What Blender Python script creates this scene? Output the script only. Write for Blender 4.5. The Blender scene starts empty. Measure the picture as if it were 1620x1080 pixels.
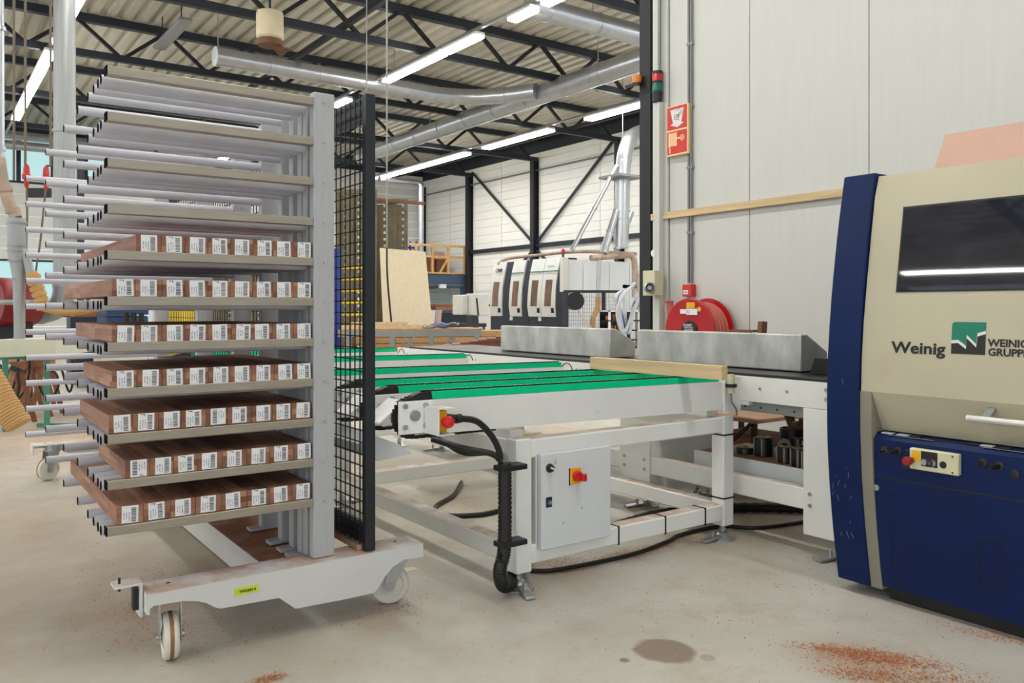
import bpy, bmesh, math, random
from mathutils import Vector, Matrix
random.seed(7)
S = bpy.context.scene
COL = S.collection
PI = math.pi

# ------------------------------------------------------------------ camera
TH = math.atan(940 / 1304.0); F = 1304.0; CX = 810.0; CY = 487.0; HC = 1.2
cam = bpy.data.cameras.new('camera'); camo = bpy.data.objects.new('camera', cam); COL.objects.link(camo)
camo.location = (0, 0, HC); camo.rotation_euler = (PI / 2, 0, -TH)
cam.sensor_width = 36; cam.lens = 36 * F / 1620; cam.shift_y = -(540 - CY) / 1620; cam.clip_end = 200
S.camera = camo
# ------------------------------------------------------------------ sky, exposure
W = bpy.data.worlds.new('overcast_sky'); S.world = W; W.use_nodes = True
bg = W.node_tree.nodes['Background']; bg.inputs[0].default_value = (0.86, 0.93, 1.0, 1); bg.inputs[1].default_value = 1.3
S.view_settings.view_transform = 'Standard'; S.view_settings.look = 'None'
S.view_settings.exposure = 0.0; S.view_settings.gamma = 1.0; S.view_settings.use_curve_mapping = False
LAMP = 42.0          # strength of the fluorescent fixtures

# ------------------------------------------------------------------ photo measuring helpers (a point at its own real distance)
FWX, FWY = math.sin(TH), math.cos(TH); RTX, RTY = math.cos(TH), -math.sin(TH)
def ray(px):
    s = (px - CX) / F
    return FWX + s * RTX, FWY + s * RTY
def PD(px, py, t):
    r = ray(px); return Vector((r[0] * t, r[1] * t, HC - (py - CY) * t / F))
def PX(px, py, X): return PD(px, py, X / ray(px)[0])
def PY(px, py, Y): return PD(px, py, Y / ray(px)[1])
def PZ(px, py, Z): return PD(px, py, (HC - Z) * F / (py - CY))

# ------------------------------------------------------------------ materials
def lin(c):
    return tuple(((v / 255) / 12.92 if v / 255 <= 0.04045 else ((v / 255 + 0.055) / 1.055) ** 2.4) for v in c) + (1,)
MATS = {}
def N(nt, t, **kw):
    n = nt.nodes.new(t)
    for k, v in kw.items(): setattr(n, k, v)
    return n
def ramp(nt, fac, stops, interp='LINEAR'):
    r = N(nt, 'ShaderNodeValToRGB'); r.color_ramp.interpolation = interp
    e = r.color_ramp.elements
    while len(e) < len(stops): e.new(0.5)
    for el, (p, c) in zip(e, stops): el.position = p; el.color = c
    nt.links.new(fac, r.inputs[0]); return r.outputs[0]
def mixc(nt, fac, a, b, mode='MIX'):
    m = N(nt, 'ShaderNodeMix', data_type='RGBA', blend_type=mode)
    for sock, v in ((m.inputs[0], fac), (m.inputs[6], a), (m.inputs[7], b)):
        if isinstance(v, bpy.types.NodeSocket): nt.links.new(v, sock)
        else: sock.default_value = v
    return m.outputs[2]
def noise(nt, scale, vec=None, detail=4, rough=0.55, stretch=None):
    if vec is None:
        vec = N(nt, 'ShaderNodeTexCoord').outputs['Object']
    if stretch:
        mp = N(nt, 'ShaderNodeMapping'); mp.inputs['Scale'].default_value = stretch
        nt.links.new(vec, mp.inputs[0]); vec = mp.outputs[0]
    n = N(nt, 'ShaderNodeTexNoise'); n.inputs['Scale'].default_value = scale; n.inputs['Detail'].default_value = detail
    n.inputs['Roughness'].default_value = rough
    nt.links.new(vec, n.inputs['Vector']); return n.outputs[0]
def newmat(name):
    m = bpy.data.materials.new(name); m.use_nodes = True; MATS[name] = m
    return m, m.node_tree, m.node_tree.nodes['Principled BSDF']
def mat(name, col, rough=0.5, metal=0.0, var=0.06, vs=6.0, stretch=None, dirt=None, bump=0.0, spec=0.5, rvar=0.08, dust=None):
    """plain coloured surface with a little unevenness; dirt = (colour, scale, threshold, softness)"""
    m, nt, b = newmat(name)
    c = lin(col)
    n1 = noise(nt, vs, stretch=stretch)
    lo = tuple(v * (1 - var) for v in c[:3]) + (1,); hi = tuple(min(1, v * (1 + var)) for v in c[:3]) + (1,)
    o = ramp(nt, n1, [(0.3, lo), (0.7, hi)])
    if dirt:
        n2 = noise(nt, dirt[1], detail=7, rough=0.65)
        f = ramp(nt, n2, [(dirt[2], (0, 0, 0, 1)), (min(0.99, dirt[2] + dirt[3]), (1, 1, 1, 1))])
        o = mixc(nt, f, o, lin(dirt[0]))
    if dust:   # fine wood dust settled on upward faces: (colour, amount)
        gm = N(nt, 'ShaderNodeNewGeometry'); sx = N(nt, 'ShaderNodeSeparateXYZ'); nt.links.new(gm.outputs['Normal'], sx.inputs[0])
        up = ramp(nt, sx.outputs[2], [(0.80, (0, 0, 0, 1)), (0.97, (1, 1, 1, 1))])
        dn = ramp(nt, noise(nt, 5.0, detail=8, rough=0.7), [(0.62 - dust[1], (0, 0, 0, 1)), (0.82 - dust[1] * 0.6, (1, 1, 1, 1))])
        mu = N(nt, 'ShaderNodeMath', operation='MULTIPLY'); nt.links.new(up, mu.inputs[0]); nt.links.new(dn, mu.inputs[1])
        o = mixc(nt, mu.outputs[0], o, lin(dust[0]))
    nt.links.new(o, b.inputs['Base Color'])
    mr = N(nt, 'ShaderNodeMapRange'); mr.inputs[3].default_value = max(0.02, rough - rvar); mr.inputs[4].default_value = min(1, rough + rvar)
    nt.links.new(n1, mr.inputs[0]); nt.links.new(mr.outputs[0], b.inputs['Roughness'])
    b.inputs['Metallic'].default_value = metal; b.inputs['Specular IOR Level'].default_value = spec
    if bump:
        bp = N(nt, 'ShaderNodeBump'); bp.inputs['Strength'].default_value = bump; bp.inputs['Distance'].default_value = 0.002
        nt.links.new(noise(nt, vs * 6, stretch=stretch), bp.inputs['Height']); nt.links.new(bp.outputs[0], b.inputs['Normal'])
    return m
def emat(name, col, k):
    m, nt, b = newmat(name)
    b.inputs['Base Color'].default_value = lin(col); b.inputs['Emission Color'].default_value = lin(col); b.inputs['Emission Strength'].default_value = k
    return m
def woodmat(name, tones, grain=(40, 2.5, 40), lam=None, rough=0.6):
    """timber along local Y; lam=(dx,dy,dz): glued lamellas of that size, each in its own tone"""
    m, nt, b = newmat(name)
    co = N(nt, 'ShaderNodeTexCoord').outputs['Object']
    oi = N(nt, 'ShaderNodeObjectInfo').outputs['Random']
    g = noise(nt, 1.0, co, 5, 0.6, stretch=grain)
    if lam:
        sx = N(nt, 'ShaderNodeSeparateXYZ'); nt.links.new(co, sx.inputs[0])
        outs = []
        fl = {}
        for i in (0, 2):
            d = N(nt, 'ShaderNodeMath', operation='DIVIDE'); nt.links.new(sx.outputs[i], d.inputs[0]); d.inputs[1].default_value = lam[i]
            f = N(nt, 'ShaderNodeMath', operation='FLOOR'); nt.links.new(d.outputs[0], f.inputs[0]); fl[i] = f.outputs[0]
        a = N(nt, 'ShaderNodeMath', operation='MULTIPLY_ADD'); nt.links.new(fl[0], a.inputs[0]); a.inputs[1].default_value = 0.37
        a2 = N(nt, 'ShaderNodeMath', operation='MULTIPLY_ADD'); nt.links.new(fl[2], a2.inputs[0]); a2.inputs[1].default_value = 0.61; nt.links.new(a.outputs[0], a2.inputs[2])
        nt.links.new(oi, a.inputs[2])
        d = N(nt, 'ShaderNodeMath', operation='DIVIDE'); nt.links.new(sx.outputs[1], d.inputs[0]); d.inputs[1].default_value = lam[1]
        ad = N(nt, 'ShaderNodeMath', operation='ADD'); nt.links.new(d.outputs[0], ad.inputs[0]); nt.links.new(a2.outputs[0], ad.inputs[1])
        f = N(nt, 'ShaderNodeMath', operation='FLOOR'); nt.links.new(ad.outputs[0], f.inputs[0])
        cb = N(nt, 'ShaderNodeCombineXYZ'); nt.links.new(fl[0], cb.inputs[0]); nt.links.new(f.outputs[0], cb.inputs[1]); nt.links.new(fl[2], cb.inputs[2])
        wn = N(nt, 'ShaderNodeTexWhiteNoise', noise_dimensions='4D'); nt.links.new(cb.outputs[0], wn.inputs[0]); nt.links.new(oi, wn.inputs[1])
        sel = wn.outputs[0]
    else:
        sel = oi
    k = len(tones)
    base = ramp(nt, sel, [(i / max(1, k - 1), lin(t)) for i, t in enumerate(tones)])
    dk = ramp(nt, g, [(0.3, (0.72, 0.72, 0.72, 1)), (0.7, (1.12, 1.1, 1.08, 1))])
    o = mixc(nt, 1.0, base, dk, 'MULTIPLY')
    nt.links.new(o, b.inputs['Base Color']); b.inputs['Roughness'].default_value = rough
    return m

mat('white_paint', (238, 238, 233), 0.42, var=0.03, dirt=((190, 160, 136), 5.0, 0.68, 0.3), dust=((186, 140, 108), 0.28))
mat('trolley_paint', (216, 216, 214), 0.45, var=0.03, dirt=((178, 130, 100), 4.0, 0.72, 0.2), dust=((176, 118, 84), 0.24))
mat('trolley_deck', (200, 198, 194), 0.5, var=0.04, dust=((156, 98, 66), 0.5))
mat('post_paint', (180, 181, 183), 0.5, var=0.05, vs=14, stretch=(6, 6, 0.6))
mat('dusty_paint', (168, 112, 78), 0.8, var=0.15, vs=9, dirt=((203, 196, 184), 5.0, 0.5, 0.25))
mat('grey_tube', (206, 206, 214), 0.5, var=0.07, vs=9, stretch=(1, 6, 6), dirt=((150, 120, 100), 6.0, 0.68, 0.2))
mat('brushed_bar', (164, 155, 140), 0.4, metal=0.55, var=0.10, vs=14, stretch=(0.6, 8, 8))
mat('matte_black', (14, 14, 16), 0.9, var=0.1, spec=0.05)
mat('black_plastic', (22, 23, 26), 0.45, var=0.15)
mat('black_paint', (28, 31, 38), 0.45, var=0.12)
mat('steel_black', (30, 32, 36), 0.6, var=0.15)
mat('steel_blueblack', (34, 40, 50), 0.55, var=0.1)
mat('zinc', (185, 188, 190), 0.35, metal=0.85, var=0.1, vs=20)
mat('duct_grey', (158, 160, 160), 0.45, metal=0.35, var=0.10, vs=5, stretch=(8, 8, 0.3))
mat('galvanised', (186, 189, 193), 0.33, metal=0.8, var=0.08, vs=5)
mat('duct_dusty', (172, 152, 136), 0.8, var=0.2)
mat('machined_steel', (194, 194, 188), 0.42, metal=0.45, var=0.27, vs=5, stretch=(1, 1.6, 0.8), bump=0.1)
mat('wheel_nylon', (222, 217, 205), 0.5, var=0.05, dirt=((156, 112, 74), 12, 0.58, 0.12))
mat('tread_dirt', (150, 108, 76), 0.8, var=0.3, vs=40)
mat('hub_grey', (148, 150, 148), 0.45, metal=0.4)
mat('label_white', (236, 236, 238), 0.5, var=0.01)
mat('label_ink', (70, 70, 74), 0.6, var=0.02)
mat('label_yellow', (205, 225, 40), 0.5, var=0.02)
mat('green_plastic', (0, 208, 144), 0.55, var=0.05, spec=0.2)
mat('red_plastic', (214, 34, 38), 0.35, var=0.04)
mat('dark_red_plastic', (150, 28, 28), 0.4, var=0.05)
mat('yellow_plastic', (240, 178, 20), 0.45, var=0.04)
mat('cabinet_grey', (222, 225, 227), 0.45, var=0.02)
mat('lock_blue', (36, 38, 72), 0.4)
mat('hose_black', (26, 25, 25), 0.42, var=0.2)
mat('cable_grey', (150, 148, 145), 0.5)
mat('planer_blue', (10, 32, 80), 0.5, var=0.12, vs=3, dirt=((60, 62, 92), 9, 0.72, 0.15), spec=0.22)
mat('planer_beige', (190, 182, 156), 0.5, var=0.05, vs=2.5, dirt=((160, 140, 108), 2.2, 0.58, 0.35))
mat('planer_grey', (140, 136, 120), 0.6)
mat('handle_silver', (214, 212, 206), 0.32, metal=0.5, var=0.03)
mat('logo_green', (0, 122, 96), 0.5, var=0.02)
mat('print_black', (24, 22, 22), 0.5, var=0.02)
mat('print_white', (225, 223, 218), 0.5, var=0.02)
mat('table_iron', (58, 56, 54), 0.35, metal=0.5, var=0.2)
mat('wall_panel_white', (206, 206, 200), 0.5, var=0.02, vs=3, stretch=(8, 8, 0.5), bump=0.08)
mat('wall_backing', (120, 118, 112), 0.8)
mat('farwall_white', (244, 243, 237), 0.5, var=0.02, vs=2)
mat('plinth_dark', (96, 94, 90), 0.8)
mat('roof_deck', (190, 184, 168), 0.55, var=0.06)
mat('conduit_grey', (128, 128, 126), 0.4, metal=0.3)
mat('sign_red', (208, 46, 40), 0.45, var=0.02)
mat('sign_cream', (244, 214, 160), 0.5, var=0.02)
mat('machine_red', (120, 12, 18), 0.4)
mat('reel_red', (180, 12, 18), 0.32, var=0.06)
mat('hose_red', (198, 104, 92), 0.6, var=0.08)
mat('amber', (226, 130, 40), 0.25)
mat('lamp_red', (200, 20, 36), 0.15); mat('lamp_green', (0, 104, 92), 0.15)
mat('cream_box', (214, 210, 176), 0.5)
mat('cardboard', (196, 160, 142), 0.75, var=0.04)
mat('cutter_dark', (52, 46, 42), 0.35, metal=0.6, var=0.2, dirt=((120, 90, 66), 10, 0.6, 0.2))
mat('cutter_top', (150, 128, 108), 0.5, metal=0.4, var=0.2)
mat('cnc_white', (226, 226, 222), 0.4, var=0.02)
mat('cnc_dark', (40, 46, 58), 0.45, var=0.06)
mat('cnc_pane', (120, 92, 78), 0.12, var=0.3, vs=2)
mat('light_panel', (232, 236, 240), 0.4, var=0.03, vs=2)
mat('pale_box', (214, 214, 208), 0.5)
mat('blue_machine', (24, 66, 112), 0.5, var=0.1)
mat('teal_frame', (70, 140, 120), 0.5)
mat('pale_green', (206, 208, 188), 0.5)
mat('flex_hose', (192, 150, 92), 0.6, var=0.08, vs=8)
mat('olive_steel', (112, 102, 80), 0.7, var=0.2, vs=5)
mat('yellow_steel', (230, 196, 30), 0.5)
mat('blue_steel', (40, 60, 150), 0.5)
mat('mezz_blue', (66, 84, 112), 0.5)
mat('window_frame_dark', (38, 44, 54), 0.5)
mat('cable_brown', (112, 100, 84), 0.6); mat('cable_blue', (50, 90, 170), 0.5); mat('hose_white', (206, 208, 208), 0.45)
mat('plug_red', (190, 50, 44), 0.5)
mat('pink_box', (220, 186, 176), 0.6)
mat('plywood', (214, 199, 168), 0.65, var=0.05, vs=3, stretch=(6, 6, 0.5), dirt=((176, 132, 92), 9.0, 0.72, 0.05))
mat('cutter_shelf', (190, 150, 122), 0.8, var=0.1)
mat('sawdust', (184, 112, 66), 0.9, var=0.25, vs=60); mat('sawdust_pale', (226, 190, 150), 0.9, var=0.2, vs=60)
mat('heater_cream', (214, 200, 170), 0.6); mat('heater_rust', (112, 78, 58), 0.8, var=0.2)
woodmat('meranti', [(112, 74, 56), (158, 110, 84), (132, 88, 66), (184, 136, 108), (118, 78, 58), (166, 118, 92)], grain=(120, 4, 120), lam=(0.043, 0.31, 0.0205))
woodmat('pine', [(228, 202, 158), (218, 188, 140)], grain=(30, 1.2, 30))
woodmat('rail_pine', [(222, 176, 110), (212, 164, 100)], grain=(20, 6, 6))
woodmat('stack_wood', [(178, 134, 86), (206, 166, 112), (150, 108, 68)], grain=(12, 2, 30))
woodmat('brown_wood', [(150, 100, 72), (124, 80, 58), (178, 128, 96)], grain=(20, 3, 20))
emat('lamp_light', (255, 253, 248), LAMP)
def glassmat(name, col, rough=0.02):
    m, nt, b = newmat(name)
    b.inputs['Base Color'].default_value = lin(col); b.inputs['Roughness'].default_value = rough
    b.inputs['Transmission Weight'].default_value = 0.9; b.inputs['IOR'].default_value = 1.1
    return m
glassmat('window_glass', (196, 226, 222))
# dark tinted polycarbonate with faint scratches
m, nt, b = newmat('hood_glass')
n = noise(nt, 3, stretch=(1, 2, 6)); nt.links.new(ramp(nt, n, [(0.35, lin((30, 32, 40))), (0.75, lin((46, 48, 58)))]), b.inputs['Base Color'])
b.inputs['Roughness'].default_value = 0.03; b.inputs['Specular IOR Level'].default_value = 0.5
bp = N(nt, 'ShaderNodeBump'); bp.inputs['Strength'].default_value = 0.2; bp.inputs['Distance'].default_value = 0.006
nt.links.new(noise(nt, 2.2, detail=1), bp.inputs['Height']); nt.links.new(bp.outputs[0], b.inputs['Normal'])
# concrete floor: grey screed, rusty sawdust film, old stains, painted left-hand shade
m, nt, b = newmat('concrete')
co = N(nt, 'ShaderNodeTexCoord').outputs['Object']
big = noise(nt, 0.55, co, 6, 0.6); mid = noise(nt, 3.5, co, 8, 0.7); fine = noise(nt, 60, co, 3, 0.6)
o = ramp(nt, big, [(0.3, lin((176, 172, 162))), (0.5, lin((196, 193, 183))), (0.70, lin((186, 173, 155)))])
o = mixc(nt, ramp(nt, mid, [(0.5, (0, 0, 0, 1)), (0.75, (0.65, 0.65, 0.65, 1))]), o, lin((174, 152, 128)))
o = mixc(nt, ramp(nt, fine, [(0.62, (0, 0, 0, 1)), (0.72, (0.35, 0.35, 0.35, 1))]), o, lin((140, 120, 100)))
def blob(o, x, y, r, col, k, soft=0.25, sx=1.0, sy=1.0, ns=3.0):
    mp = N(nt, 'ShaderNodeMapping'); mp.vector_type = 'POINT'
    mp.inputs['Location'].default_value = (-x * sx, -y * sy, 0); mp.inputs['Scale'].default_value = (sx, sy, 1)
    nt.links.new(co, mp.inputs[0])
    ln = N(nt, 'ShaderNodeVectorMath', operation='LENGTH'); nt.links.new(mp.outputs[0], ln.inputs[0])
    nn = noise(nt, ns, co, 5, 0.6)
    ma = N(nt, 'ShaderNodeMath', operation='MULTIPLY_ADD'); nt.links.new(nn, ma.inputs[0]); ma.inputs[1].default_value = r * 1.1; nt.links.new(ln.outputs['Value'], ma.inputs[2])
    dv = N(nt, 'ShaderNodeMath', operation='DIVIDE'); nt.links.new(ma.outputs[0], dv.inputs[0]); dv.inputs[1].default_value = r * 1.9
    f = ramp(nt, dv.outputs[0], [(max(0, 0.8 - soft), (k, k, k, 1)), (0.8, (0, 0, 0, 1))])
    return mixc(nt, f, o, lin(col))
for (px, py, r, col, k, soft, sx, sy) in (
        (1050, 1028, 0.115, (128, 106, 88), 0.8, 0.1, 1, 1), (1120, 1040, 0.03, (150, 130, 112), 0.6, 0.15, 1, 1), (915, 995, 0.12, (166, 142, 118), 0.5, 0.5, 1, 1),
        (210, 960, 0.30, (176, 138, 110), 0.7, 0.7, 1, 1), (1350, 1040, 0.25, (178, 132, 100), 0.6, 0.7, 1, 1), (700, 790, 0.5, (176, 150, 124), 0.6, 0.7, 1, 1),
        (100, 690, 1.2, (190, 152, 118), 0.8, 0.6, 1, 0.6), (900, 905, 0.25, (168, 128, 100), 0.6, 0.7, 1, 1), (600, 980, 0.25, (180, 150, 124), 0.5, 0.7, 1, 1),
        (70, 850, 2.3, (162, 146, 124), 0.85, 0.6, 1, 0.7), (60, 960, 0.7, (156, 138, 116), 0.75, 0.7, 1, 1), (330, 900, 0.45, (160, 138, 116), 0.7, 0.7, 1, 1), (860, 690, 1.3, (186, 160, 134), 0.8, 0.6, 1, 1), (500, 1050, 0.3, (178, 158, 136), 0.5, 0.7, 1, 1), (1500, 960, 0.35, (150, 132, 114), 0.55, 0.6, 1, 1), (1180, 900, 0.3, (184, 166, 144), 0.6, 0.7, 1, 1),  # wide left patches paint shade into the floor colour; rail patch dims over-lit floor
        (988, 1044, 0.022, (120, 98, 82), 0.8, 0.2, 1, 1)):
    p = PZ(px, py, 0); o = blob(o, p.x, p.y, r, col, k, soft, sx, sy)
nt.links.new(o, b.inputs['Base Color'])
nt.links.new(ramp(nt, mid, [(0.3, (0.42, 0.42, 0.42, 1)), (0.7, (0.62, 0.62, 0.62, 1))]), b.inputs['Roughness'])
bp = N(nt, 'ShaderNodeBump'); bp.inputs['Strength'].default_value = 0.12; bp.inputs['Distance'].default_value = 0.004
nt.links.new(mid, bp.inputs['Height']); nt.links.new(bp.outputs[0], b.inputs['Normal'])

# ------------------------------------------------------------------ mesh builder
WM = {}
class M:
    def __init__(s): s.v = []; s.f = []; s.mi = []; s.k = 0
    def mat(s, k): s.k = k; return s
    def add(s, vs, fs):
        n = len(s.v); s.v += [tuple(v) for v in vs]
        for f in fs: s.f.append(tuple(i + n for i in f)); s.mi.append(s.k)
        return s
    def box(s, a, b, c=0.0, X=None):
        lo = [min(a[i], b[i]) for i in range(3)]; hi = [max(a[i], b[i]) for i in range(3)]
        c = min([c] + [(hi[i] - lo[i]) * 0.45 for i in range(3)])
        if c <= 0:
            vs = [(x, y, z) for x in (lo[0], hi[0]) for y in (lo[1], hi[1]) for z in (lo[2], hi[2])]
            fs = [(0, 1, 3, 2), (4, 6, 7, 5), (0, 4, 5, 1), (2, 3, 7, 6), (0, 2, 6, 4), (1, 5, 7, 3)]
        else:
            vs = []; idx = {}
            for k in range(8):
                sg = [(k >> i) & 1 for i in range(3)]
                for ax in range(3):
                    p = [(hi[i] if sg[i] else lo[i]) + (0 if i == ax else (-c if sg[i] else c)) for i in range(3)]
                    idx[k, ax] = len(vs); vs.append(p)
            fs = []
            for ax in range(3):
                o = [i for i in range(3) if i != ax]
                for sg in (0, 1):
                    q = [(sg << ax) | (u << o[0]) | (w << o[1]) for u, w in ((0, 0), (1, 0), (1, 1), (0, 1))]
                    fs.append([idx[k, ax] for k in q])
                for u in (0, 1):
                    for w in (0, 1):
                        k0 = (u << o[0]) | (w << o[1]); k1 = k0 | (1 << ax)
                        fs.append([idx[k0, o[0]], idx[k1, o[0]], idx[k1, o[1]], idx[k0, o[1]]])
            for k in range(8): fs.append([idx[k, 0], idx[k, 1], idx[k, 2]])
        if X is not None: vs = [X @ Vector(v) for v in vs]
        return s.add(vs, fs)
    def bar(s, p, q, w, h, c=0.0, up=(0, 0, 1)):
        """rectangular bar from p to q, w across, h along up"""
        p = Vector(p); q = Vector(q); d = q - p; L = d.length; d.normalize()
        u = Vector(up)
        if abs(d.dot(u)) > 0.99: u = Vector((0, 1, 0))
        r = d.cross(u).normalized(); u = r.cross(d).normalized()
        X = Matrix.Translation(p) @ Matrix((d, r, u)).transposed().to_4x4()
        return s.box((0, -w / 2, -h / 2), (L, w / 2, h / 2), c, X)
    def sweep(s, pts, r, n=10, cap=True, rs=None):
        pts = [Vector(p) for p in pts]; m = len(pts); rings = []
        t0 = (pts[1] - pts[0]).normalized()
        a = Vector((0, 0, 1)) if abs(t0.z) < 0.9 else Vector((1, 0, 0))
        u = t0.cross(a).normalized()
        base = len(s.v)
        for i in range(m):
            t = (pts[min(i + 1, m - 1)] - pts[max(i - 1, 0)]).normalized()
            u = (u - t * u.dot(t)).normalized(); w = t.cross(u)
            ri = rs[i] if rs else r
            for k in range(n):
                an = 2 * PI * k / n; s.v.append(tuple(pts[i] + (u * math.cos(an) + w * math.sin(an)) * ri))
        for i in range(m - 1):
            for k in range(n):
                s.f.append((base + i * n + k, base + i * n + (k + 1) % n, base + (i + 1) * n + (k + 1) % n, base + (i + 1) * n + k)); s.mi.append(s.k)
        if cap:
            s.f.append(tuple(base + k for k in range(n))[::-1]); s.mi.append(s.k)
            s.f.append(tuple(base + (m - 1) * n + k for k in range(n))); s.mi.append(s.k)
        return s
    def cyl(s, p, q, r, n=16, r2=None, cap=True):
        return s.sweep([p, q], r, n, cap, rs=[r, r if r2 is None else r2])
    def pipe(s, p, q, ro, ri, n=16):
        p = Vector(p); q = Vector(q); d = (q - p).normalized()
        return s.lathe([(ri, 0), (ro, 0), (ro, (q - p).length), (ri, (q - p).length)], p, d, n, close=True)
    def lathe(s, prof, o, ax, n=24, close=False):
        """profile of (radius, height) turned about axis ax through o"""
        o = Vector(o); ax = Vector(ax).normalized()
        a = Vector((0, 0, 1)) if abs(ax.z) < 0.9 else Vector((1, 0, 0))
        u = ax.cross(a).normalized(); w = ax.cross(u); base = len(s.v); m = len(prof)
        for r, h in prof:
            for k in range(n):
                an = 2 * PI * k / n; s.v.append(tuple(o + ax * h + (u * math.cos(an) + w * math.sin(an)) * r))
        for i in range(m if close else m - 1):
            j = (i + 1) % m
            for k in range(n):
                s.f.append((base + i * n + k, base + i * n + (k + 1) % n, base + j * n + (k + 1) % n, base + j * n + k)); s.mi.append(s.k)
        return s
    def prism(s, poly, axis, a, b):
        """polygon (2d) extruded along an axis from a to b; axis 0: (y,z), 1: (x,z), 2: (x,y)"""
        n = len(poly)
        def P(q, t):
            return {0: (t, q[0], q[1]), 1: (q[0], t, q[1]), 2: (q[0], q[1], t)}[axis]
        vs = [P(q, a) for q in poly] + [P(q, b) for q in poly]
        fs = [tuple(range(n))[::-1], tuple(range(n, 2 * n))] + [(i, (i + 1) % n, n + (i + 1) % n, n + i) for i in range(n)]
        return s.add(vs, fs)
    def quad(s, a, b, c, d): return s.add([a, b, c, d], [(0, 1, 2, 3)])
    def ball(s, o, r, n=12, sz=1.0):
        return s.lathe([(max(1e-4, r * math.sin(PI * i / n)), -r * sz * math.cos(PI * i / n)) for i in range(n + 1)], o, (0, 0, 1), n * 2)
    def mesh(s, name, mats, inv=None, ang=35, recalc=True):
        me = bpy.data.meshes.new(name)
        vs = s.v if inv is None else [tuple(inv @ Vector(v)) for v in s.v]
        me.from_pydata(vs, [], s.f)
        for mt in (mats if isinstance(mats, (list, tuple)) else [mats]): me.materials.append(MATS[mt])
        me.polygons.foreach_set('material_index', s.mi)
        if recalc:
            bm = bmesh.new(); bm.from_mesh(me); bmesh.ops.recalc_face_normals(bm, faces=bm.faces); bm.to_mesh(me); bm.free()
        me.polygons.foreach_set('use_smooth', [True] * len(me.polygons))
        me.set_sharp_from_angle(angle=math.radians(ang))
        me.update(); return me
    def build(s, name, mats, parent=None, ang=35, recalc=True, org=None):
        """org: object origin for a thing that is one mesh"""
        if parent is not None:
            w = WM[parent.name]; me = s.mesh(name, mats, w.inverted(), ang, recalc)
        elif org is not None:
            w = Matrix.Translation(org); me = s.mesh(name, mats, w.inverted(), ang, recalc)
        else:
            w = Matrix(); me = s.mesh(name, mats, None, ang, recalc)
        o = bpy.data.objects.new(name, me); COL.objects.link(o)
        if parent is not None: o.parent = parent
        elif org is not None: o.location = org
        WM[o.name] = w
        return o
def tag(o, label=None, cat=None, group=None, kind=None):
    if cat and not kind: kind = 'thing'
    for k, v in (('label', label), ('category', cat), ('group', group), ('kind', kind)):
        if v: o[k] = v
    return o
def thing(name, label, cat, loc=(0, 0, 0), rz=0.0, group=None, kind=None):
    o = bpy.data.objects.new(name, None); COL.objects.link(o); o.empty_display_size = 0.1
    o.location = loc; o.rotation_euler = (0, 0, rz)
    WM[o.name] = Matrix.Translation(loc) @ Matrix.Rotation(rz, 4, 'Z')
    return tag(o, label, cat, group, kind)
def struct(o): o['kind'] = 'structure'; return o
def inst(name, me, parent, loc=(0, 0, 0), rot=(0, 0, 0), scale=(1, 1, 1)):
    o = bpy.data.objects.new(name, me); COL.objects.link(o); o.parent = parent; o.location = loc; o.rotation_euler = rot; o.scale = scale
    WM[o.name] = (WM[parent.name] if parent is not None else Matrix()) @ Matrix.LocRotScale(Vector(loc), Matrix.Rotation(rot[2], 3, 'Z').to_quaternion(), Vector(scale))
    return o
def clone(root, loc, rz=0.0, label=None):
    """copy of a thing with copies of its parts and sub-parts"""
    def cp(o, par):
        c = o.copy(); COL.objects.link(c); c.parent = par
        for ch in list(o.children): cp(ch, c)
        return c
    c = cp(root, None); c.location = loc; c.rotation_euler = (0, 0, rz)
    if label: c['label'] = label
    return c
def smooth(pts, k=6):
    """Catmull-Rom through the points"""
    P = [Vector(p) for p in pts]; P = [P[0] * 2 - P[1]] + P + [P[-1] * 2 - P[-2]]; out = []
    for i in range(1, len(P) - 2):
        for j in range(k):
            t = j / k; a, b, c, d = P[i - 1:i + 3]
            out.append(0.5 * ((2 * b) + (c - a) * t + (2 * a - 5 * b + 4 * c - d) * t * t + (3 * b - a - 3 * c + d) * t ** 3))
    out.append(P[-2]); return out
def textmesh(txt, size, bold=0.0, align='LEFT'):
    cu = bpy.data.curves.new('text', 'FONT'); cu.body = txt; cu.size = size; cu.offset = bold; cu.align_x = align; cu.extrude = 0.0004; cu.resolution_u = 3
    o = bpy.data.objects.new('text', cu); COL.objects.link(o)
    dg = bpy.context.evaluated_depsgraph_get(); dg.update()
    me = bpy.data.meshes.new_from_object(o.evaluated_get(dg)); bpy.data.objects.remove(o); bpy.data.curves.remove(cu)
    return me
def text(name, txt, size, mt, parent, org, xax, yax, bold=0.0, width=None, align='LEFT'):
    me = textmesh(txt, size, bold, align); me.materials.clear(); me.materials.append(MATS[mt])
    xs = [v.co.x for v in me.vertices]
    k = width / (max(xs) - min(xs)) if width else 1.0
    x = Vector(xax).normalized(); y = Vector(yax).normalized(); z = x.cross(y)
    X = Matrix.Translation(org) @ Matrix((x, y, z)).transposed().to_4x4() @ Matrix.Diagonal((k, 1, 1, 1))
    me.transform(WM[parent.name].inverted() @ X)
    o = bpy.data.objects.new(name, me); COL.objects.link(o); o.parent = parent; WM[o.name] = WM[parent.name]
    return o

# ================================================================== the hall
XW, YB, ZR, ZC = 17.4, 30.6, 7.1, 6.3       # far wall, back wall, roof, truss bottom chord
struct(M().quad((-14, -10, 0), (18, -10, 0), (18, 31, 0), (-14, 31, 0)).build('floor', 'concrete', recalc=False))
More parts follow.
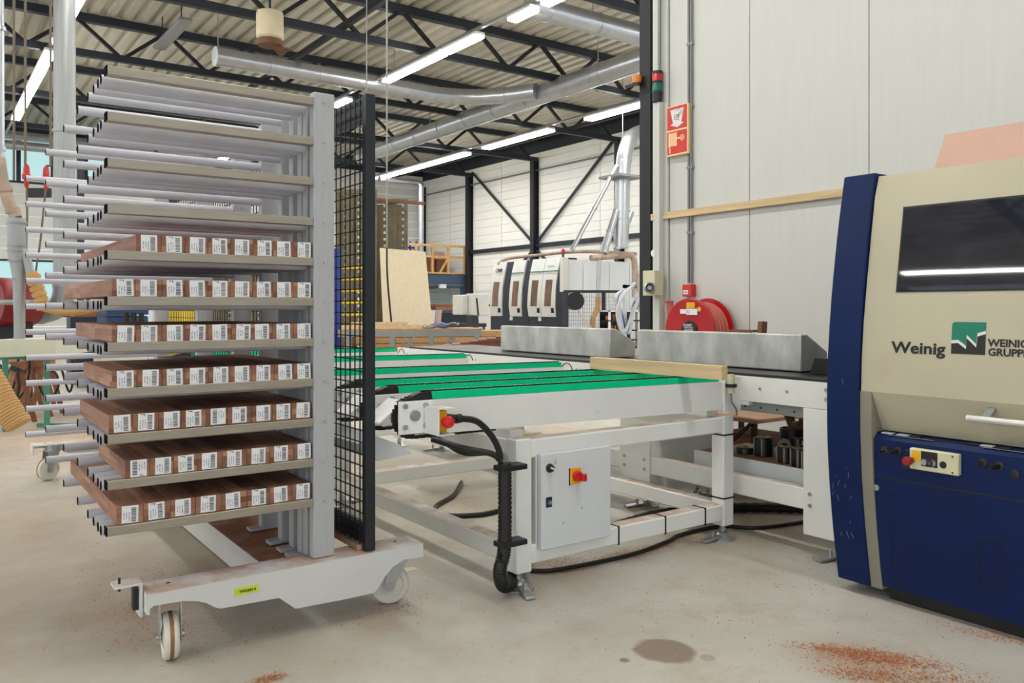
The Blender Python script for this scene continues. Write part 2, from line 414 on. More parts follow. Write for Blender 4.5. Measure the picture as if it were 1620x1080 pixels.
# corrugated roof deck, ribs along Y
r = M(); x = -14.0; prof = []
while x < XW + 0.3:
    prof += [(x, ZR), (x + 0.15, ZR), (x + 0.185, ZR + 0.085), (x + 0.265, ZR + 0.085)]; x += 0.30
n = len(prof)
r.add([(p[0], -10, p[1]) for p in prof] + [(p[0], 31, p[1]) for p in prof], [(i, i + 1, n + i + 1, n + i) for i in range(n - 1)])
struct(r.build('ceiling', 'roof_deck', recalc=False, ang=20))
# roof trusses along X
def truss(Y, x0=-9.0, x1=XW):
    t = thing('roof_truss', 'black steel lattice truss under the corrugated roof', None, (0, Y, 0), kind='structure')
    M().bar((x0, Y, ZC), (x1, Y, ZC), 0.12, 0.14).build('bottom_chord', 'steel_blueblack', t)
    M().bar((x0, Y, ZR - 0.09), (x1, Y, ZR - 0.09), 0.16, 0.16).build('top_chord', 'steel_blueblack', t)
    d = Vector((0.75, 0, ZR - 0.12 - ZC)); me = {}
    for sg in (1, -1):
        me[sg] = M().bar((0, 0, 0), (0.85 * sg, 0, ZR - 0.1 - ZC), 0.07, 0.07).mesh('web_bar', 'steel_black')
    x = x0 + 0.5
    while x < x1 - 0.9:
        inst('web_bar', me[1], t, (x, 0, ZC)); inst('web_bar', me[-1], t, (x + 1.7, 0, ZC)); x += 1.7
for Y in (-2.0, 2.0, 6.1, 10.2, 14.3, 18.4, 22.5, 26.6): truss(Y, x1=(5.4 if Y < 5.5 else XW - 0.1))
# longitudinal ties along Y between the trusses
for X in (6.4, 12.2, 15.4):
    struct(M().bar((X, 6.0, ZC + 0.12), (X, 30.5, ZC + 0.12), 0.10, 0.10).build('tie_beam', 'steel_black'))
# far wall (right, with the bracing): horizontal cladding boards, one by one
wall = thing('wall_right_far', None, None, (XW, 0, 0), kind='structure')
M().box((XW + 0.06, 5.6, 0), (XW + 0.2, 31, ZR)).build('backing', 'wall_backing', wall)
ys = [5.6, 10.2, 14.3, 17.0, 19.4, 22.5, 24.8, 26.6, 28.4, 30.6]
for a, b in zip(ys, ys[1:]):
    me = M().box((0, a + 0.008, 0.004), (0.06, b - 0.012, 0.297), 0.003).mesh('wall_board', 'farwall_white')
    for k in range(22): inst('wall_board', me, wall, (0, 0, 0.05 + 0.3 * k))
M().box((XW - 0.02, 5.6, 6.56), (XW + 0.06, 30.6, ZR)).build('wall_head', 'steel_blueblack', wall)
for i, Y in enumerate((30.45, 26.8, 22.65, 18.4, 14.3)):
    c = M(); c.box((XW - 0.24, Y - 0.1, 0), (XW - 0.22, Y + 0.1, ZC)); c.box((XW - 0.22, Y - 0.01, 0), (XW - 0.02, Y + 0.01, ZC)); c.box((XW - 0.02, Y - 0.1, 0), (XW, Y + 0.1, ZC))
    tag(c.build('steel_column', 'steel_black', org=(XW - 0.1, Y, 0)), ['dark steel column in the back corner of the hall', 'dark steel column between mezzanine and braced wall bay', 'dark steel column where the two wall braces meet', 'dark steel column behind the silver exhaust pipes', 'dark steel column of the far wall behind the black door column'][i], 'column', 'columns of the far wall')
for i, (a, b) in enumerate((((XW - 0.1, 26.6, 6.4), (XW - 0.1, 22.75, 3.45)), ((XW - 0.1, 18.6, 6.4), (XW - 0.1, 22.55, 3.45)), ((XW - 0.1, 22.55, 3.2), (XW - 0.1, 20.9, 2.0)), ((XW - 0.1, 22.75, 3.2), (XW - 0.1, 24.6, 2.0)))):
    tag(M().bar(a, b, 0.07, 0.07).build('wall_brace', 'steel_blueblack', org=a), ['steel diagonal brace descending right from the roof beside the mezzanine', 'steel diagonal brace descending left from the roof near the exhaust pipe', 'short brace running right below the girt', 'short brace running left below the girt'][i] + ' on the far wall', 'brace')
tag(M().box((XW - 0.12, 14.3, 3.28), (XW - 0.02, 26.8, 3.42)).build('wall_girt', 'steel_blueblack', org=(XW - 0.1, 20, 3.3)), 'long horizontal dark girt across the far white wall', 'girt')
tag(M().bar((XW - 0.06, 12, 5.95), (XW - 0.06, 30.4, 5.95), 0.05, 0.05).build('wall_conduit', 'conduit_grey', org=(XW - 0.06, 20, 5.95)), 'thin grey rail along the top of the far white wall', 'rail')
# back wall: boards above and below the window bands
wb = thing('wall_back', None, None, (0, YB, 0), kind='structure')
def back_boards(x0, x1, z0, z1, h=0.34):
    k = max(1, round((z1 - z0) / h)); h = (z1 - z0) / k
    me = M().box((x0 + 0.01, 0, 0.008), (x1 - 0.01, 0.1, h - 0.008), 0.006).mesh('wall_board', 'farwall_white')
    for i in range(k): inst('wall_board', me, wb, (0, 0, z0 + h * i))
for a, b in ((-8, -2), (-2, 4), (4, 8.4), (8.4, 13), (13, XW)):
    back_boards(a, b, 2.75, 5.2)
for a, b in ((8.4, 13), (13, XW)): back_boards(a, b, 5.2, 6.9)
back_boards(4.6, 13.6, 0, 2.75); back_boards(-8, 1.0, 0, 2.75)
M().box((-8, YB - 0.03, 6.75), (XW, YB + 0.1, ZR)).build('wall_head', 'steel_blueblack', wb)
def window(nm, x0, x1, z0, z1, cols, tr=0.06):
    w = thing(nm, None, None, (x0, YB, z0), kind='structure')
    f = M(); f.box((x0, YB - 0.04, z0), (x1, YB + 0.06, z0 + tr)); f.box((x0, YB - 0.04, z1 - tr), (x1, YB + 0.06, z1))
    cw = (x1 - x0) / cols
    for i in range(cols + 1): f.box((x0 + cw * i - tr, YB - 0.05, z0), (x0 + cw * i + tr, YB + 0.06, z1))
    f.build('window_frame', 'window_frame_dark', w)
    for i in range(cols): M().box((x0 + cw * i + tr, YB, z0 + tr), (x0 + cw * (i + 1) - tr, YB + 0.012, z1 - tr)).build('pane', 'window_glass', w)
window('window_1', -8, 8.4, 5.2, 6.75, 17); window('window_2', 1.0, 4.6, 0.9, 2.75, 4); window('window_3', 13.7, 17.2, 0.9, 2.1, 4)
back_boards(1.0, 4.6, 0, 0.9); back_boards(13.6, XW, 0, 0.9); back_boards(13.6, XW, 2.1, 2.75)
# the inner wall beside the planing line: tall white panels
XI = 5.5
wr = thing('wall_right', None, None, (XI, 0, 0), kind='structure')
M().box((XI + 0.05, -10, 0), (XI + 0.15, 5.38, ZR)).build('backing', 'wall_backing', wr)
yv = 5.2; edges = [5.2, 4.32]
while edges[-1] > -9: edges.append(edges[-1] - 1.04)
for a, b in zip(edges[1:], edges):
    M().box((XI, a + 0.003, 0.13), (XI + 0.05, b - 0.003, ZR), 0.004).build('wall_panel', 'wall_panel_white', wr)
M().box((XI - 0.005, -10, 0), (XI + 0.05, 5.2, 0.13)).build('plinth', 'plinth_dark', wr)
M().box((XI - 0.025, 5.205, 0), (XI + 0.16, 5.39, ZR), 0.006).build('corner_trim', 'wall_panel_white', wr)
c = M(); Y0 = 5.40
c.box((XI - 0.02, Y0, 0), (XI, Y0 + 0.16, ZR)); c.box((XI, Y0 + 0.07, 0), (XI + 0.2, Y0 + 0.09, ZR)); c.box((XI + 0.2, Y0, 0), (XI + 0.22, Y0 + 0.16, ZR)); c.box((XI - 0.035, Y0 + 0.005, 0), (XI - 0.02, Y0 + 0.06, ZR))
tag(c.build('door_column', 'steel_black', org=(XI, Y0, 0)), 'tall black steel column at the corner of the white panel wall', 'column')

# ================================================================== lighting of the hall: rows of fluorescent fixtures along Y
lit = [0]
def lamp(X, y0, y1, z, label=None):
    w = 0.15 if X > 13 else 0.10
    t = thing('ceiling_light', label or 'white fluorescent ceiling fixture in a row under the roof', 'ceiling light', (X, y0, z), group='fluorescent fixtures under the roof')
    M().box((X - w, y0, z + 0.05), (X + w, y1, z + 0.11), 0.01).build('housing', 'label_white', t)
    M().box((X - w + 0.005, y0 + 0.01, z), (X + w - 0.005, y1 - 0.01, z + 0.05), 0.01).build('diffuser', 'lamp_light', t)
rowA = ((24.8, 22.1, 'far left row, lowest fixture'), (21.9, 17.9, 'long fixture left of the grey vertical duct'), (15.6, 13.1, 'fixture cut by the top edge right of the grey vertical duct'))
for a, b, l in rowA: lamp(2.05, b, a, 6.05, 'glowing fluorescent ceiling light, ' + l)
for a, b, l in ((18.55, 17.7, 'short one just above the black mesh screen'), (15.85, 13.45, 'lower of the two hanging over the ducts'), (13.38, 12.2, 'upper of the two hanging over the ducts'), (11.25, 10.6, 'short one under the upper silver duct'), (10.35, 8.8, 'one crossing the top edge of the picture')):
    lamp(8.1, b, a, 6.0, 'glowing fluorescent ceiling light, ' + l)
for a, b, l in ((27.6, 21.5, 'longest strip, left of the far row'), (20.5, 17.35, 'middle strip of the far row'), (15.85, 13.0, 'strip of the far row ending at the black column')):
    lamp(13.8, b, a, 5.95, 'glowing fluorescent ceiling light, ' + l)
ROWN = {2.05: 'trolley aisle', -4.0: 'left aisle', -9.5: 'outer left aisle', 8.1: 'aisle behind the white wall', 13.8: 'outermost aisle'}
for X, yl in ((2.05, (10.0, 6.6, 3.2, -0.2, -3.6)), (-4.0, (18, 14, 10.0, 6.6, 3.2, -0.2)), (-9.5, (14, 10.0, 6.6, 3.2, -0.2)), (8.1, (25.4, 22, 6.0, 1.0, -3.0)), (13.8, (9.5, 6.0, 1.0))):
    for k, y in enumerate(yl): lamp(X, y, y + 2.6, 6.05, f"fluorescent ceiling light, {['farthest', 'second', 'third', 'fourth', 'fifth', 'sixth', 'nearest'][k]} of those unseen over the {ROWN[X]}")
# support rails of the rows
for X, a, b, z in ((2.05, -5, 28, 6.2), (8.1, 6, 29, 6.15), (13.8, 6, 28, 6.1), (-4.0, -5, 22, 6.2)):
    tag(M().box((X - 0.03, a, z), (X + 0.03, b, z + 0.05)).build('lamp_rail', 'zinc', org=(X, a, z)), {2.05: 'metal carrier rail above the left row of lights', 8.1: 'metal carrier rail above the middle row of lights', 13.8: 'metal carrier rail above the far row of lights', -4.0: 'metal carrier rail of the lights behind the rack'}[X], 'rail')

# ================================================================== ducts
def duct(name, label, pts, r, bands=(), mt='galvanised', n=24, cat='duct'):
    t = thing(name, label, cat, pts[0])
    M().sweep(pts, r, n).build('pipe', mt, t, ang=40)
    for p, d in bands:
        d = Vector(d).normalized(); p = Vector(p); M().cyl(p - d * 0.02, p + d * 0.02, r + 0.012, n).build('joint_band', mt, t, ang=40)
    return t
zd = 6.1
d1 = duct('ventilation_duct', 'silver round duct with closed end cap running above the rack', [(4.7, 16.4, zd), (9.6, 16.4, zd), (10.1, 16.3, zd), (10.6, 16.0, zd), (11.0, 15.5, zd), (11.35, 14.8, zd)], 0.18, [((4.72 + 1.05 * k, 16.4, zd), (1, 0, 0)) for k in range(5)] + [((9.62, 16.4, zd), (1, 0, 0)), ((10.1, 16.3, zd), (1, -.3, 0)), ((10.6, 16.0, zd), (1, -.8, 0)), ((11.0, 15.5, zd), (1, -1.6, 0))])
d2 = duct('ventilation_duct', 'large silver trunk duct running away under the roof trusses', [(11.6, 11.0, zd), (11.6, 24.5, zd)], 0.23, [((11.6, 11.5 + 1.3 * k, zd), (0, 1, 0)) for k in range(10)])
d3 = duct('ventilation_duct', 'silver duct crossing the top right corner under the roof', [(8.2, 10.9, zd + 0.1), (17.2, 10.9, zd + 0.1)], 0.19, [((8.6 + 1.1 * k, 10.9, zd + 0.1), (1, 0, 0)) for k in range(6)])
M().cyl((4.685, 16.4, zd), (4.70, 16.4, zd), 0.19, 24).build('end_cap', 'light_panel', d1)
for d, p in ((d1, (4.75, 16.4)), (d1, (8.6, 16.4)), (d2, (11.6, 13)), (d2, (11.6, 20)), (d3, (9.6, 10.9))):
    M().cyl((p[0], p[1], zd), (p[0], p[1], ZR), 0.012, 6).build('hanger_rod', 'zinc', d)
tag(M().box((3.9, 15.9, 6.5), (4.15, 18.0, 6.58), 0.02).build('cable_tray', 'hub_grey', org=(4, 16, 6.5)), 'wide pale cable tray hanging below the roof over the rack', 'cable tray')
t = [o for o in COL.objects if o.name.startswith('cable_tray')][0]
for y in (16.2, 17.7): M().cyl((4.02, y, 6.58), (4.02, y, ZR), 0.012, 6).build('hanger_rod', 'steel_black', t)
# big roof heater hanging above the rack
p = PD(427, 44, 13.6)
t = thing('roof_heater', 'cream round fan heater with rusty underside hanging from the roof', 'heater', (p.x, p.y, p.z - 0.3))
M().lathe([(0.0, 0.25), (0.21, 0.25), (0.22, 0.2), (0.22, -0.16), (0.18, -0.2), (0, -0.2)], p, (0, 0, 1), 24).build('drum', 'heater_cream', t)
M().cyl((p.x, p.y, p.z - 0.3), (p.x, p.y, p.z - 0.2), 0.2, 16).build('burner', 'heater_rust', t)
for k in range(5): M().bar((p.x + 0.05, p.y, p.z - 0.3), (p.x + 0.28, p.y + 0.12 * (k - 2), p.z - 0.36), 0.05, 0.02).build('louvre', 'heater_rust', t)
M().cyl((p.x, p.y, p.z + 0.2), (p.x, p.y, ZR), 0.02, 6).build('hanger_rod', 'steel_black', t)
# hanging wires, pipes
for px, t_, y1, lab in ((612, 9.0, 392, 'thin grey hanging cable in front of the plywood sheet'), (580, 12.0, 145, 'thin dark hanging wire above the black mesh screen'), (985, 20.0, 250, 'thin vertical wire in front of the braced wall')):
    a = PD(px, y1, t_); tag(M().cyl((a.x, a.y, a.z), (a.x, a.y, ZR), 0.009, 6).build('hanging_cable', 'cable_grey', org=a), lab, 'cable')
a = PX(612, 392, 6.2)

# ================================================================== far side: CNC machine
XC, YC = 14.4, 17.7
t = thing('cnc_machine', 'large white and dark machining centre with tall windowed doors', 'machine', (XC, YC, 0))
M().box((XC + 0.35, YC + 0.1, 0), (17.2, 21.3, 2.5), 0.02).build('housing', 'cnc_dark', t)
M().box((XC + 0.05, YC, 0.02), (XC + 0.6, 21.2, 0.95), 0.02).build('base', 'cnc_dark', t)
def curved(y0, y1, nm='door'):
    prof = [(XC + 0.05, 0.95), (XC, 1.25), (XC + 0.02, 1.6), (XC + 0.07, 2.0), (XC + 0.14, 2.35), (XC + 0.22, 2.62)]
    d = M().prism(prof + [(q[0] + 0.06, q[1]) for q in reversed(prof)], 1, y0, y1).build(nm, 'cnc_white', t)
    a, b = y0 + (y1 - y0) * 0.27, y0 + (y1 - y0) * 0.73
    if nm == 'door':
        pr = [(XC - 0.012, 1.25), (XC + 0.008, 1.6), (XC + 0.045, 1.9), (XC + 0.058, 2.0)]
        M().prism(pr + [(q[0] + 0.03, q[1]) for q in reversed(pr)], 1, a, b).build('pane', 'cnc_pane', d)
        M().box((XC - 0.04, y0 + 0.06, 1.06), (XC + 0.03, y0 + 0.11, 1.2)).build('handle', 'black_plastic', d)
    return d
for y0, y1 in ((20.55, 21.2), (19.55, 20.15), (18.6, 19.22), (17.95, 18.58)): curved(y0, y1)
for y0, y1 in ((20.15, 20.5), (19.22, 19.5), (17.7, 17.93)):
    prof = [(XC + 0.05, 0.5), (XC + 0.03, 1.25), (XC + 0.05, 1.8), (XC + 0.22, 2.6)]
    M().prism(prof + [(XC + 0.6, 2.6), (XC + 0.6, 0.5)], 1, y0, y1).build('door_post', 'cnc_dark', t)
text('lettering', 'CMM', 0.16, 'print_black', t, (XC + 0.10, 21.0, 2.3), (0, -1, 0), (0.2, 0, 1), 0.004)
text('lettering', 'conturex', 0.09, 'logo_green', t, (XC + 0.13, 18.45, 2.36), (0, -1, 0), (0.2, 0, 1))
for y0, y1 in ((19.55, 20.15), (17.95, 19.2)): M().box((XC + 0.085, y0, 2.24), (XC + 0.12, y1, 2.255)).build('trim_line', 'logo_green', t)
for y in (20.0, 18.6): M().box((XC - 0.0, y, 0.83), (XC + 0.05, y + 0.09, 0.94)).build('switch_box', 'label_white', t)
# light enclosure panels on the machine's near end
for i, (a, b) in enumerate(((14.55, 15.2), (15.22, 16.2), (16.22, 17.0), (17.02, 17.25))):
    M().box((a, YC - 0.03, 0.02), (b, YC + 0.02, 2.55), 0.01).build('side_panel', 'light_panel', t)
M().box((14.42, YC - 0.1, 0), (14.62, YC + 0.05, 2.6), 0.01).build('end_post', 'cnc_white', t)
M().cyl((14.75, YC + 0.3, 2.6), (14.75, YC + 0.3, 2.72), 0.04, 10).build('signal_lamp', 'lamp_green', t); M().cyl((14.75, YC + 0.3, 2.72), (14.75, YC + 0.3, 2.86), 0.045, 10).build('signal_lamp', 'lamp_red', t)
# steel pipe along the top of it
tp = duct('extraction_pipe', 'long thin dusty pipe lying along the top of the white machining centre', smooth([(14.6, 21.0, 2.55), (14.75, 20.7, 2.72), (14.9, 19.5, 2.76), (15.0, 17.6, 2.78), (17.0, 17.4, 2.78)], 4), 0.05, mt='duct_dusty', n=10, cat='pipe')
# extraction pipes
xp = PX(985, 400, 15.2); YP = 15.2
def PYv(px, py, Y=YP): return PY(px, py, Y)
vb = PYv(990, 405); 
ex = duct('exhaust_pipe', 'silver exhaust pipe rising and bending into the black column', smooth([PYv(982, 392), PYv(984, 330), PYv(986, 262), PYv(992, 230), PYv(1003, 214), PYv(1024, 208), PYv(1060, 207)], 5), 0.19, [(PYv(983, 345), (0, 0, 1)), (PYv(985, 290), (0, 0, 1)), (PYv(987, 254), (0, 0, 1))], n=20, cat='pipe')
q = PYv(985, 281); M().box((q.x - 0.45, q.y - 0.4, q.z - 0.03), (q.x + 0.4, q.y + 0.4, q.z + 0.03)).build('flange_plate', 'hub_grey', ex)
for i, (a, b, rr) in enumerate((((976, 262), (905, 395), 0.055), ((975, 332), (955, 400), 0.10), ((998, 335), (975, 395), 0.09))):
    duct('branch_pipe', ['thin slanting silver branch pipe left of the exhaust pipe', 'stout silver branch pipe dropping left from the exhaust pipe', 'silver branch pipe close below the exhaust pipe'][i], [PYv(*a), PYv(*b)], rr, [(PYv((a[0] + b[0]) / 2, (a[1] + b[1]) / 2), PYv(*b) - PYv(*a))], n=12, cat='pipe')
duct('collector_pipe', 'horizontal dusty collector pipe above the light enclosure panels', smooth([PYv(935, 408), PYv(990, 404), PYv(1000, 406), PYv(1004, 420), PYv(1004, 470)], 5), 0.075, [(PYv(950, 407), (1, 0, 0)), (PYv(975, 405), (1, 0, 0))], mt='duct_dusty', n=14, cat='pipe')
duct('drop_pipe', 'thin vertical pipe in front of the light enclosure panels', [PYv(948, 408), PYv(946, 470)], 0.055, [(PYv(946, 466), (0, 0, 1))], n=12, cat='pipe')
duct('flexible_hose', 'tan flexible hose hanging below the thin vertical pipe', smooth([PYv(946, 470), PYv(945, 488), PYv(938, 505), PYv(937, 545)], 5), 0.07, mt='flex_hose', n=12, cat='hose')
# fence in front of the machine
t = thing('safety_fence', 'dark wire safety fence in front of the light enclosure panels', 'fence', (12.0, 15.0, 0))
fa, fb = PY(893, 461, 14.6), PY(980, 461, 14.6)
M().bar(fa, fb, 0.06, 0.06).build('top_rail', 'steel_black', t)
for p in (fa, PY(955, 461, 14.6)): M().box((p.x - 0.04, 14.57, 0), (p.x + 0.04, 14.63, p.z)).build('post', 'steel_black', t)
w = M()
for k in range(26): x = fa.x + (fb.x - fa.x) * k / 25; w.box((x - 0.003, 14.6, 0.1), (x + 0.003, 14.606, fa.z))
for k in range(16): w.box((fa.x, 14.6, 0.1 + k * 0.09), (fb.x, 14.606, 0.106 + k * 0.09))
w.build('wire_mesh', 'conduit_grey', t)['kind'] = 'stuff'
# red hose reel, bundle of white hoses
p = PY(906, 476, 14.0)
t = thing('air_hose_reel', 'small red and black hose reel in front of the machining centre', 'hose reel', p)
M().cyl(p + Vector((0.02, -0.08, 0)), p + Vector((0.1, 0.1, 0)), 0.2, 20).build('drum', 'black_plastic', t)
M().lathe([(0.1, 0), (0.2, 0), (0.2, 0.05), (0.1, 0.05)], p + Vector((0.1, 0.1, 0)), (0.4, 1, 0), 20, close=True).build('rim', 'reel_red', t)
M().box((p.x - 0.3, p.y, 0), (p.x - 0.12, p.y + 0.2, p.z + 0.2)).build('stand', 'cnc_dark', t)
M().sweep(smooth([p + Vector((0.1, -0.05, -0.15)), PY(920, 500, 14.0), PY(935, 518, 14.0)]), 0.02, 8).build('hose', 'hose_white', t)
t = thing('hose_bundle', 'looped bundle of pale hoses hanging beside the black column', 'hoses', PY(993, 455, 9.0))
for k in range(7):
    c = [(1004, 447 + k), (985 - 2 * k, 470), (976 + 3 * k, 495 + 3 * k), (985 + 2 * k, 525), (1000 + k, 500 - 6 * k), (1010, 470 + 2 * k)]
    M().sweep(smooth([PY(a, b, 9.0 + 0.02 * k) for a, b in c], 6), 0.022, 8).build('hose', 'hose_white' if k != 3 else 'cable_blue', t)
p = PY(988, 440, 9.1); M().box((p.x, 9.1, 1.5), (p.x + 0.25, 9.14, 1.55)).build('hook_arm', 'steel_black', t); M().box((p.x, 9.1, 0.0), (p.x + 0.05, 9.15, 1.55)).build('post', 'light_panel', t)
# shelf rack with parts behind the hoses
t = thing('parts_rack', 'white framed rack of small brown parts behind the hose bundle', 'shelf', PY(985, 560, 13.5))
a, b = PY(964, 490, 13.5), PY(1012, 560, 13.5)
for x in (a.x, b.x - 0.04): M().box((x, 13.5, 0), (x + 0.04, 13.54, a.z)).build('upright', 'label_white', t)
for k in range(4): z = a.z - 0.04 - k * 0.22; M().box((a.x, 13.5, z), (b.x, 13.8, z + 0.03)).build('shelf', 'label_white' if k == 0 else 'steel_black', t)
M().box((a.x, 13.8, 0), (b.x, 13.82, a.z)).build('back', 'cutter_dark', t)
for k in range(9):
    x = a.x + 0.06 + 0.05 * k; z = a.z - 0.26 - 0.22 * (k % 2) + 0.031
    tag(M().box((x, 13.55, z), (x + 0.042, 13.7, z + 0.1 + 0.02 * (k % 3)), 0.005).build('machine_part', 'brown_wood', org=(x, 13.6, z)), f"small brown wooden part, {['leftmost', 'second', 'third', 'fourth', 'fifth', 'sixth', 'seventh', 'eighth', 'rightmost'][k]} in the white framed rack behind the hoses", 'part', 'parts in the white framed rack')

# ================================================================== control cabinets, mezzanine, plywood, tables in the middle distance
t = thing('control_console', 'pair of pale control boxes on a dark stand beside the machining centre', 'console', PD(750, 545, 17.5))
a, b, c, d = PD(725, 466, 17.5), PD(743, 498, 17.3), PD(745, 464, 17.4), PD(776, 499, 17.4)
M().box((a.x, a.y - 0.15, b.z), (c.x - 0.01, a.y + 0.25, a.z), 0.02).build('small_box', 'pale_box', t)
M().box((c.x, c.y - 0.2, d.z), (d.x, c.y + 0.2, c.z), 0.02).build('large_box', 'pale_box', t)
M().bar((c.x, c.y - 0.22, c.z - 0.1), (c.x + 0.03, c.y - 0.24, d.z), 0.03, 0.02).build('gasket', 'black_plastic', t)
M().prism([(c.x - 0.1, 0), (c.x + 0.2, 0), (c.x + 0.12, d.z), (c.x - 0.05, d.z)], 1, c.y - 0.1, c.y + 0.1).build('stand', 'cnc_dark', t)
M().box((d.x + 0.0, c.y - 0.21, d.z + 0.2), (d.x + 0.01, c.y - 0.17, d.z + 0.24)).build('knob', 'black_plastic', t)
# mezzanine in the back corner
t = thing('mezzanine', 'blue edged mezzanine platform with timber railing in the back corner', 'mezzanine', (15.5, 27, 0))
M().box((13.4, 27.0, 2.0), (17.3, 30.5, 2.5)).build('deck', 'mezz_blue', t)
M().box((13.4, 26.95, 2.5), (17.25, 27.05, 2.56)).build('toe_board', 'rail_pine', t)
for x in (13.5, 14.35, 15.05, 15.75, 16.45, 17.2): M().box((x - 0.04, 26.96, 2.56), (x + 0.04, 27.04, 3.6)).build('railing_post', 'rail_pine', t)
for z in (3.15, 3.58): M().box((13.4, 26.97, z - 0.05), (17.25, 27.03, z + 0.03)).build('railing_rail', 'rail_pine', t)
M().bar((16.1, 27, 2.56), (16.45, 27, 3.1), 0.05, 0.07).build('railing_strut', 'rail_pine', t)
for x in (13.5, 17.15): M().box((x - 0.07, 27.0, 0), (x + 0.07, 27.14, 2.0)).build('support_post', 'mezz_blue', t)
M().box((13.4, 27.0, 0.95), (17.2, 27.05, 1.15)).build('lower_rail', 'mezz_blue', t); M().box((13.4, 27.0, 0.2), (17.2, 27.03, 0.9)).build('lower_panel', 'cnc_dark', t)
M().box((16.0, 26.8, 1.95), (16.25, 26.95, 2.1)).build('emergency_lamp', 'label_white', t); M().bar((13.5, 26.9, 2.08), (17.2, 26.9, 2.08), 0.03, 0.03).build('conduit', 'conduit_grey', t)
def rackbits(x0, n, m, lab, z0=2.5, h=1.3):
    t = thing('storage_rack', lab, 'rack', (x0, 28.5, z0))
    for k in range(n): M().box((x0 + 0.28 * k, 28.4, z0), (x0 + 0.28 * k + 0.05, 28.45, z0 + h)).build('upright', m, t)
    for z in (0.35, 0.7, 1.05): M().box((x0, 28.4, z0 + z), (x0 + 0.28 * (n - 1), 28.9, z0 + z + 0.05)).build('beam', m, t)
rackbits(15.0, 5, 'blue_steel', 'blue storage rack standing on the mezzanine'); rackbits(13.6, 5, 'yellow_steel', 'yellow storage rack standing on the mezzanine')
for k, (x, w_, h) in enumerate(((15.5, 0.9, 0.75), (16.5, 0.55, 0.62))):
    tag(M().box((x, 27.9, 2.5), (x + w_, 28.3, 2.5 + h), 0.02).build('wooden_crate', 'brown_wood', org=(x, 28, 2.5)), ('wide' if k == 0 else 'narrow') + ' brown wooden crate on the mezzanine behind the railing', 'crate')
tag(M().box((16.5, 28.31, 2.5), (17.1, 28.4, 3.45), 0.02).build('cardboard_sheet', 'cardboard', org=(16.7, 28.3, 2.5)), 'upright brown board on the mezzanine behind the railing', 'board')
# plywood sheet leaning upright
t0 = 18.0
a, b, c, d = PD(601, 392, t0 + 0.4), PD(673, 398, t0 + 0.9), PD(690, 574, t0), PD(609, 574, t0 - 0.5)
a = a; nrm = (b - a).cross(d - a).normalized() * 0.02
tag(M().add([a, b, c, d, a + nrm, b + nrm, c + nrm, d + nrm], [(0, 1, 2, 3), (7, 6, 5, 4), (0, 4, 5, 1), (1, 5, 6, 2), (2, 6, 7, 3), (3, 7, 4, 0)]).build('plywood_sheet', 'plywood', org=d), 'tall pale plywood sheet leaning upright behind the steel table', 'plywood')
q0, q1 = PD(612, 392, 17.6), PD(620, 520, 17.4)
tag(M().sweep(smooth([PD(611, 320, 17.5), q0, PD(613, 440, 17.4), q1]), 0.02, 6).build('hanging_cable', 'black_plastic', org=q0), 'dark cable hanging down the front of the plywood sheet', 'cable')
# perforated steel shuttering panels
def perforated(px0, px1, pyt, pyb, dd, lab, cols):
    a, b = PD(px0, pyt, dd), PD(px1, pyb, dd)
    ux = Vector((RTX, RTY, 0)); L = (b - a).dot(ux); Z0, Z1 = 0.0, a.z
    t = thing('shuttering', lab, 'panel', (a.x, a.y, 0))
    def W(u, z, k=0.0): return Vector((a.x, a.y, 0)) + ux * u + Vector((FWX, FWY, 0)) * k + Vector((0, 0, z))
    def bx(u0, u1, z0, z1, k0, k1, nm, mt='olive_steel'):
        vs = [W(u, z, k) for u in (u0, u1) for k in (k0, k1) for z in (z0, z1)]
        return M().add(vs, [(0, 1, 3, 2), (4, 6, 7, 5), (0, 4, 5, 1), (2, 3, 7, 6), (0, 2, 6, 4), (1, 5, 7, 3)]).build(nm, mt, t)
    bx(0, L, Z1 - 0.1, Z1, -0.06, 0.06, 'top_channel')
    for u in cols: bx(u[0] * L, u[1] * L, Z0, Z1 - 0.1, -0.03 if u[2] else 0.0, 0.03, 'rib')
    # perforated strips: small plates leave square holes between them
    for u0, u1 in [(cols[i][1] * L, cols[i + 1][0] * L) for i in range(len(cols) - 1)]:
        m = M(); nn = max(1, int((u1 - u0) / 0.14)); du = (u1 - u0) / nn; rows = int((Z1 - 0.1 - Z0) / 0.16)
        def cell(ua, ub, za, zb): m.add([W(ua, za, 0.02), W(ub, za, 0.02), W(ub, zb, 0.02), W(ua, zb, 0.02)], [(0, 1, 2, 3)])
        for j in range(rows):
            z = Z0 + j * 0.16; cell(u0, u1, z, z + 0.1)
            for i in range(nn): cell(u0 + i * du, u0 + i * du + du * 0.68, z + 0.1, z + 0.16)
        m.build('perforated_strip', 'olive_steel', t, recalc=False)
perforated(532, 596, 300, 560, 19.2, 'dark perforated steel panel seen through the black mesh screen', [(0, 0.08, 1), (0.25, 0.42, 1), (0.72, 0.80, 1), (0.95, 1, 1)])
perforated(588, 645, 315, 560, 19.8, 'olive perforated steel panel rising behind the plywood sheet', [(0, 0.12, 1), (0.42, 0.62, 0), (0.62, 0.70, 1), (0.9, 1, 1)])
perforated(280, 430, 385, 560, 20.5, 'low dark perforated panel seen between the rack posts', [(0, 0.05, 1), (0.3, 0.5, 1), (0.75, 0.8, 1), (0.95, 1, 1)])
a, b = PD(590, 315, 19.0), PD(672, 322, 19.0); tag(M().bar(a, b, 0.08, 0.07).build('cross_beam', 'heater_rust', org=a), 'rusty horizontal bar along the top of the olive panel', 'bar')
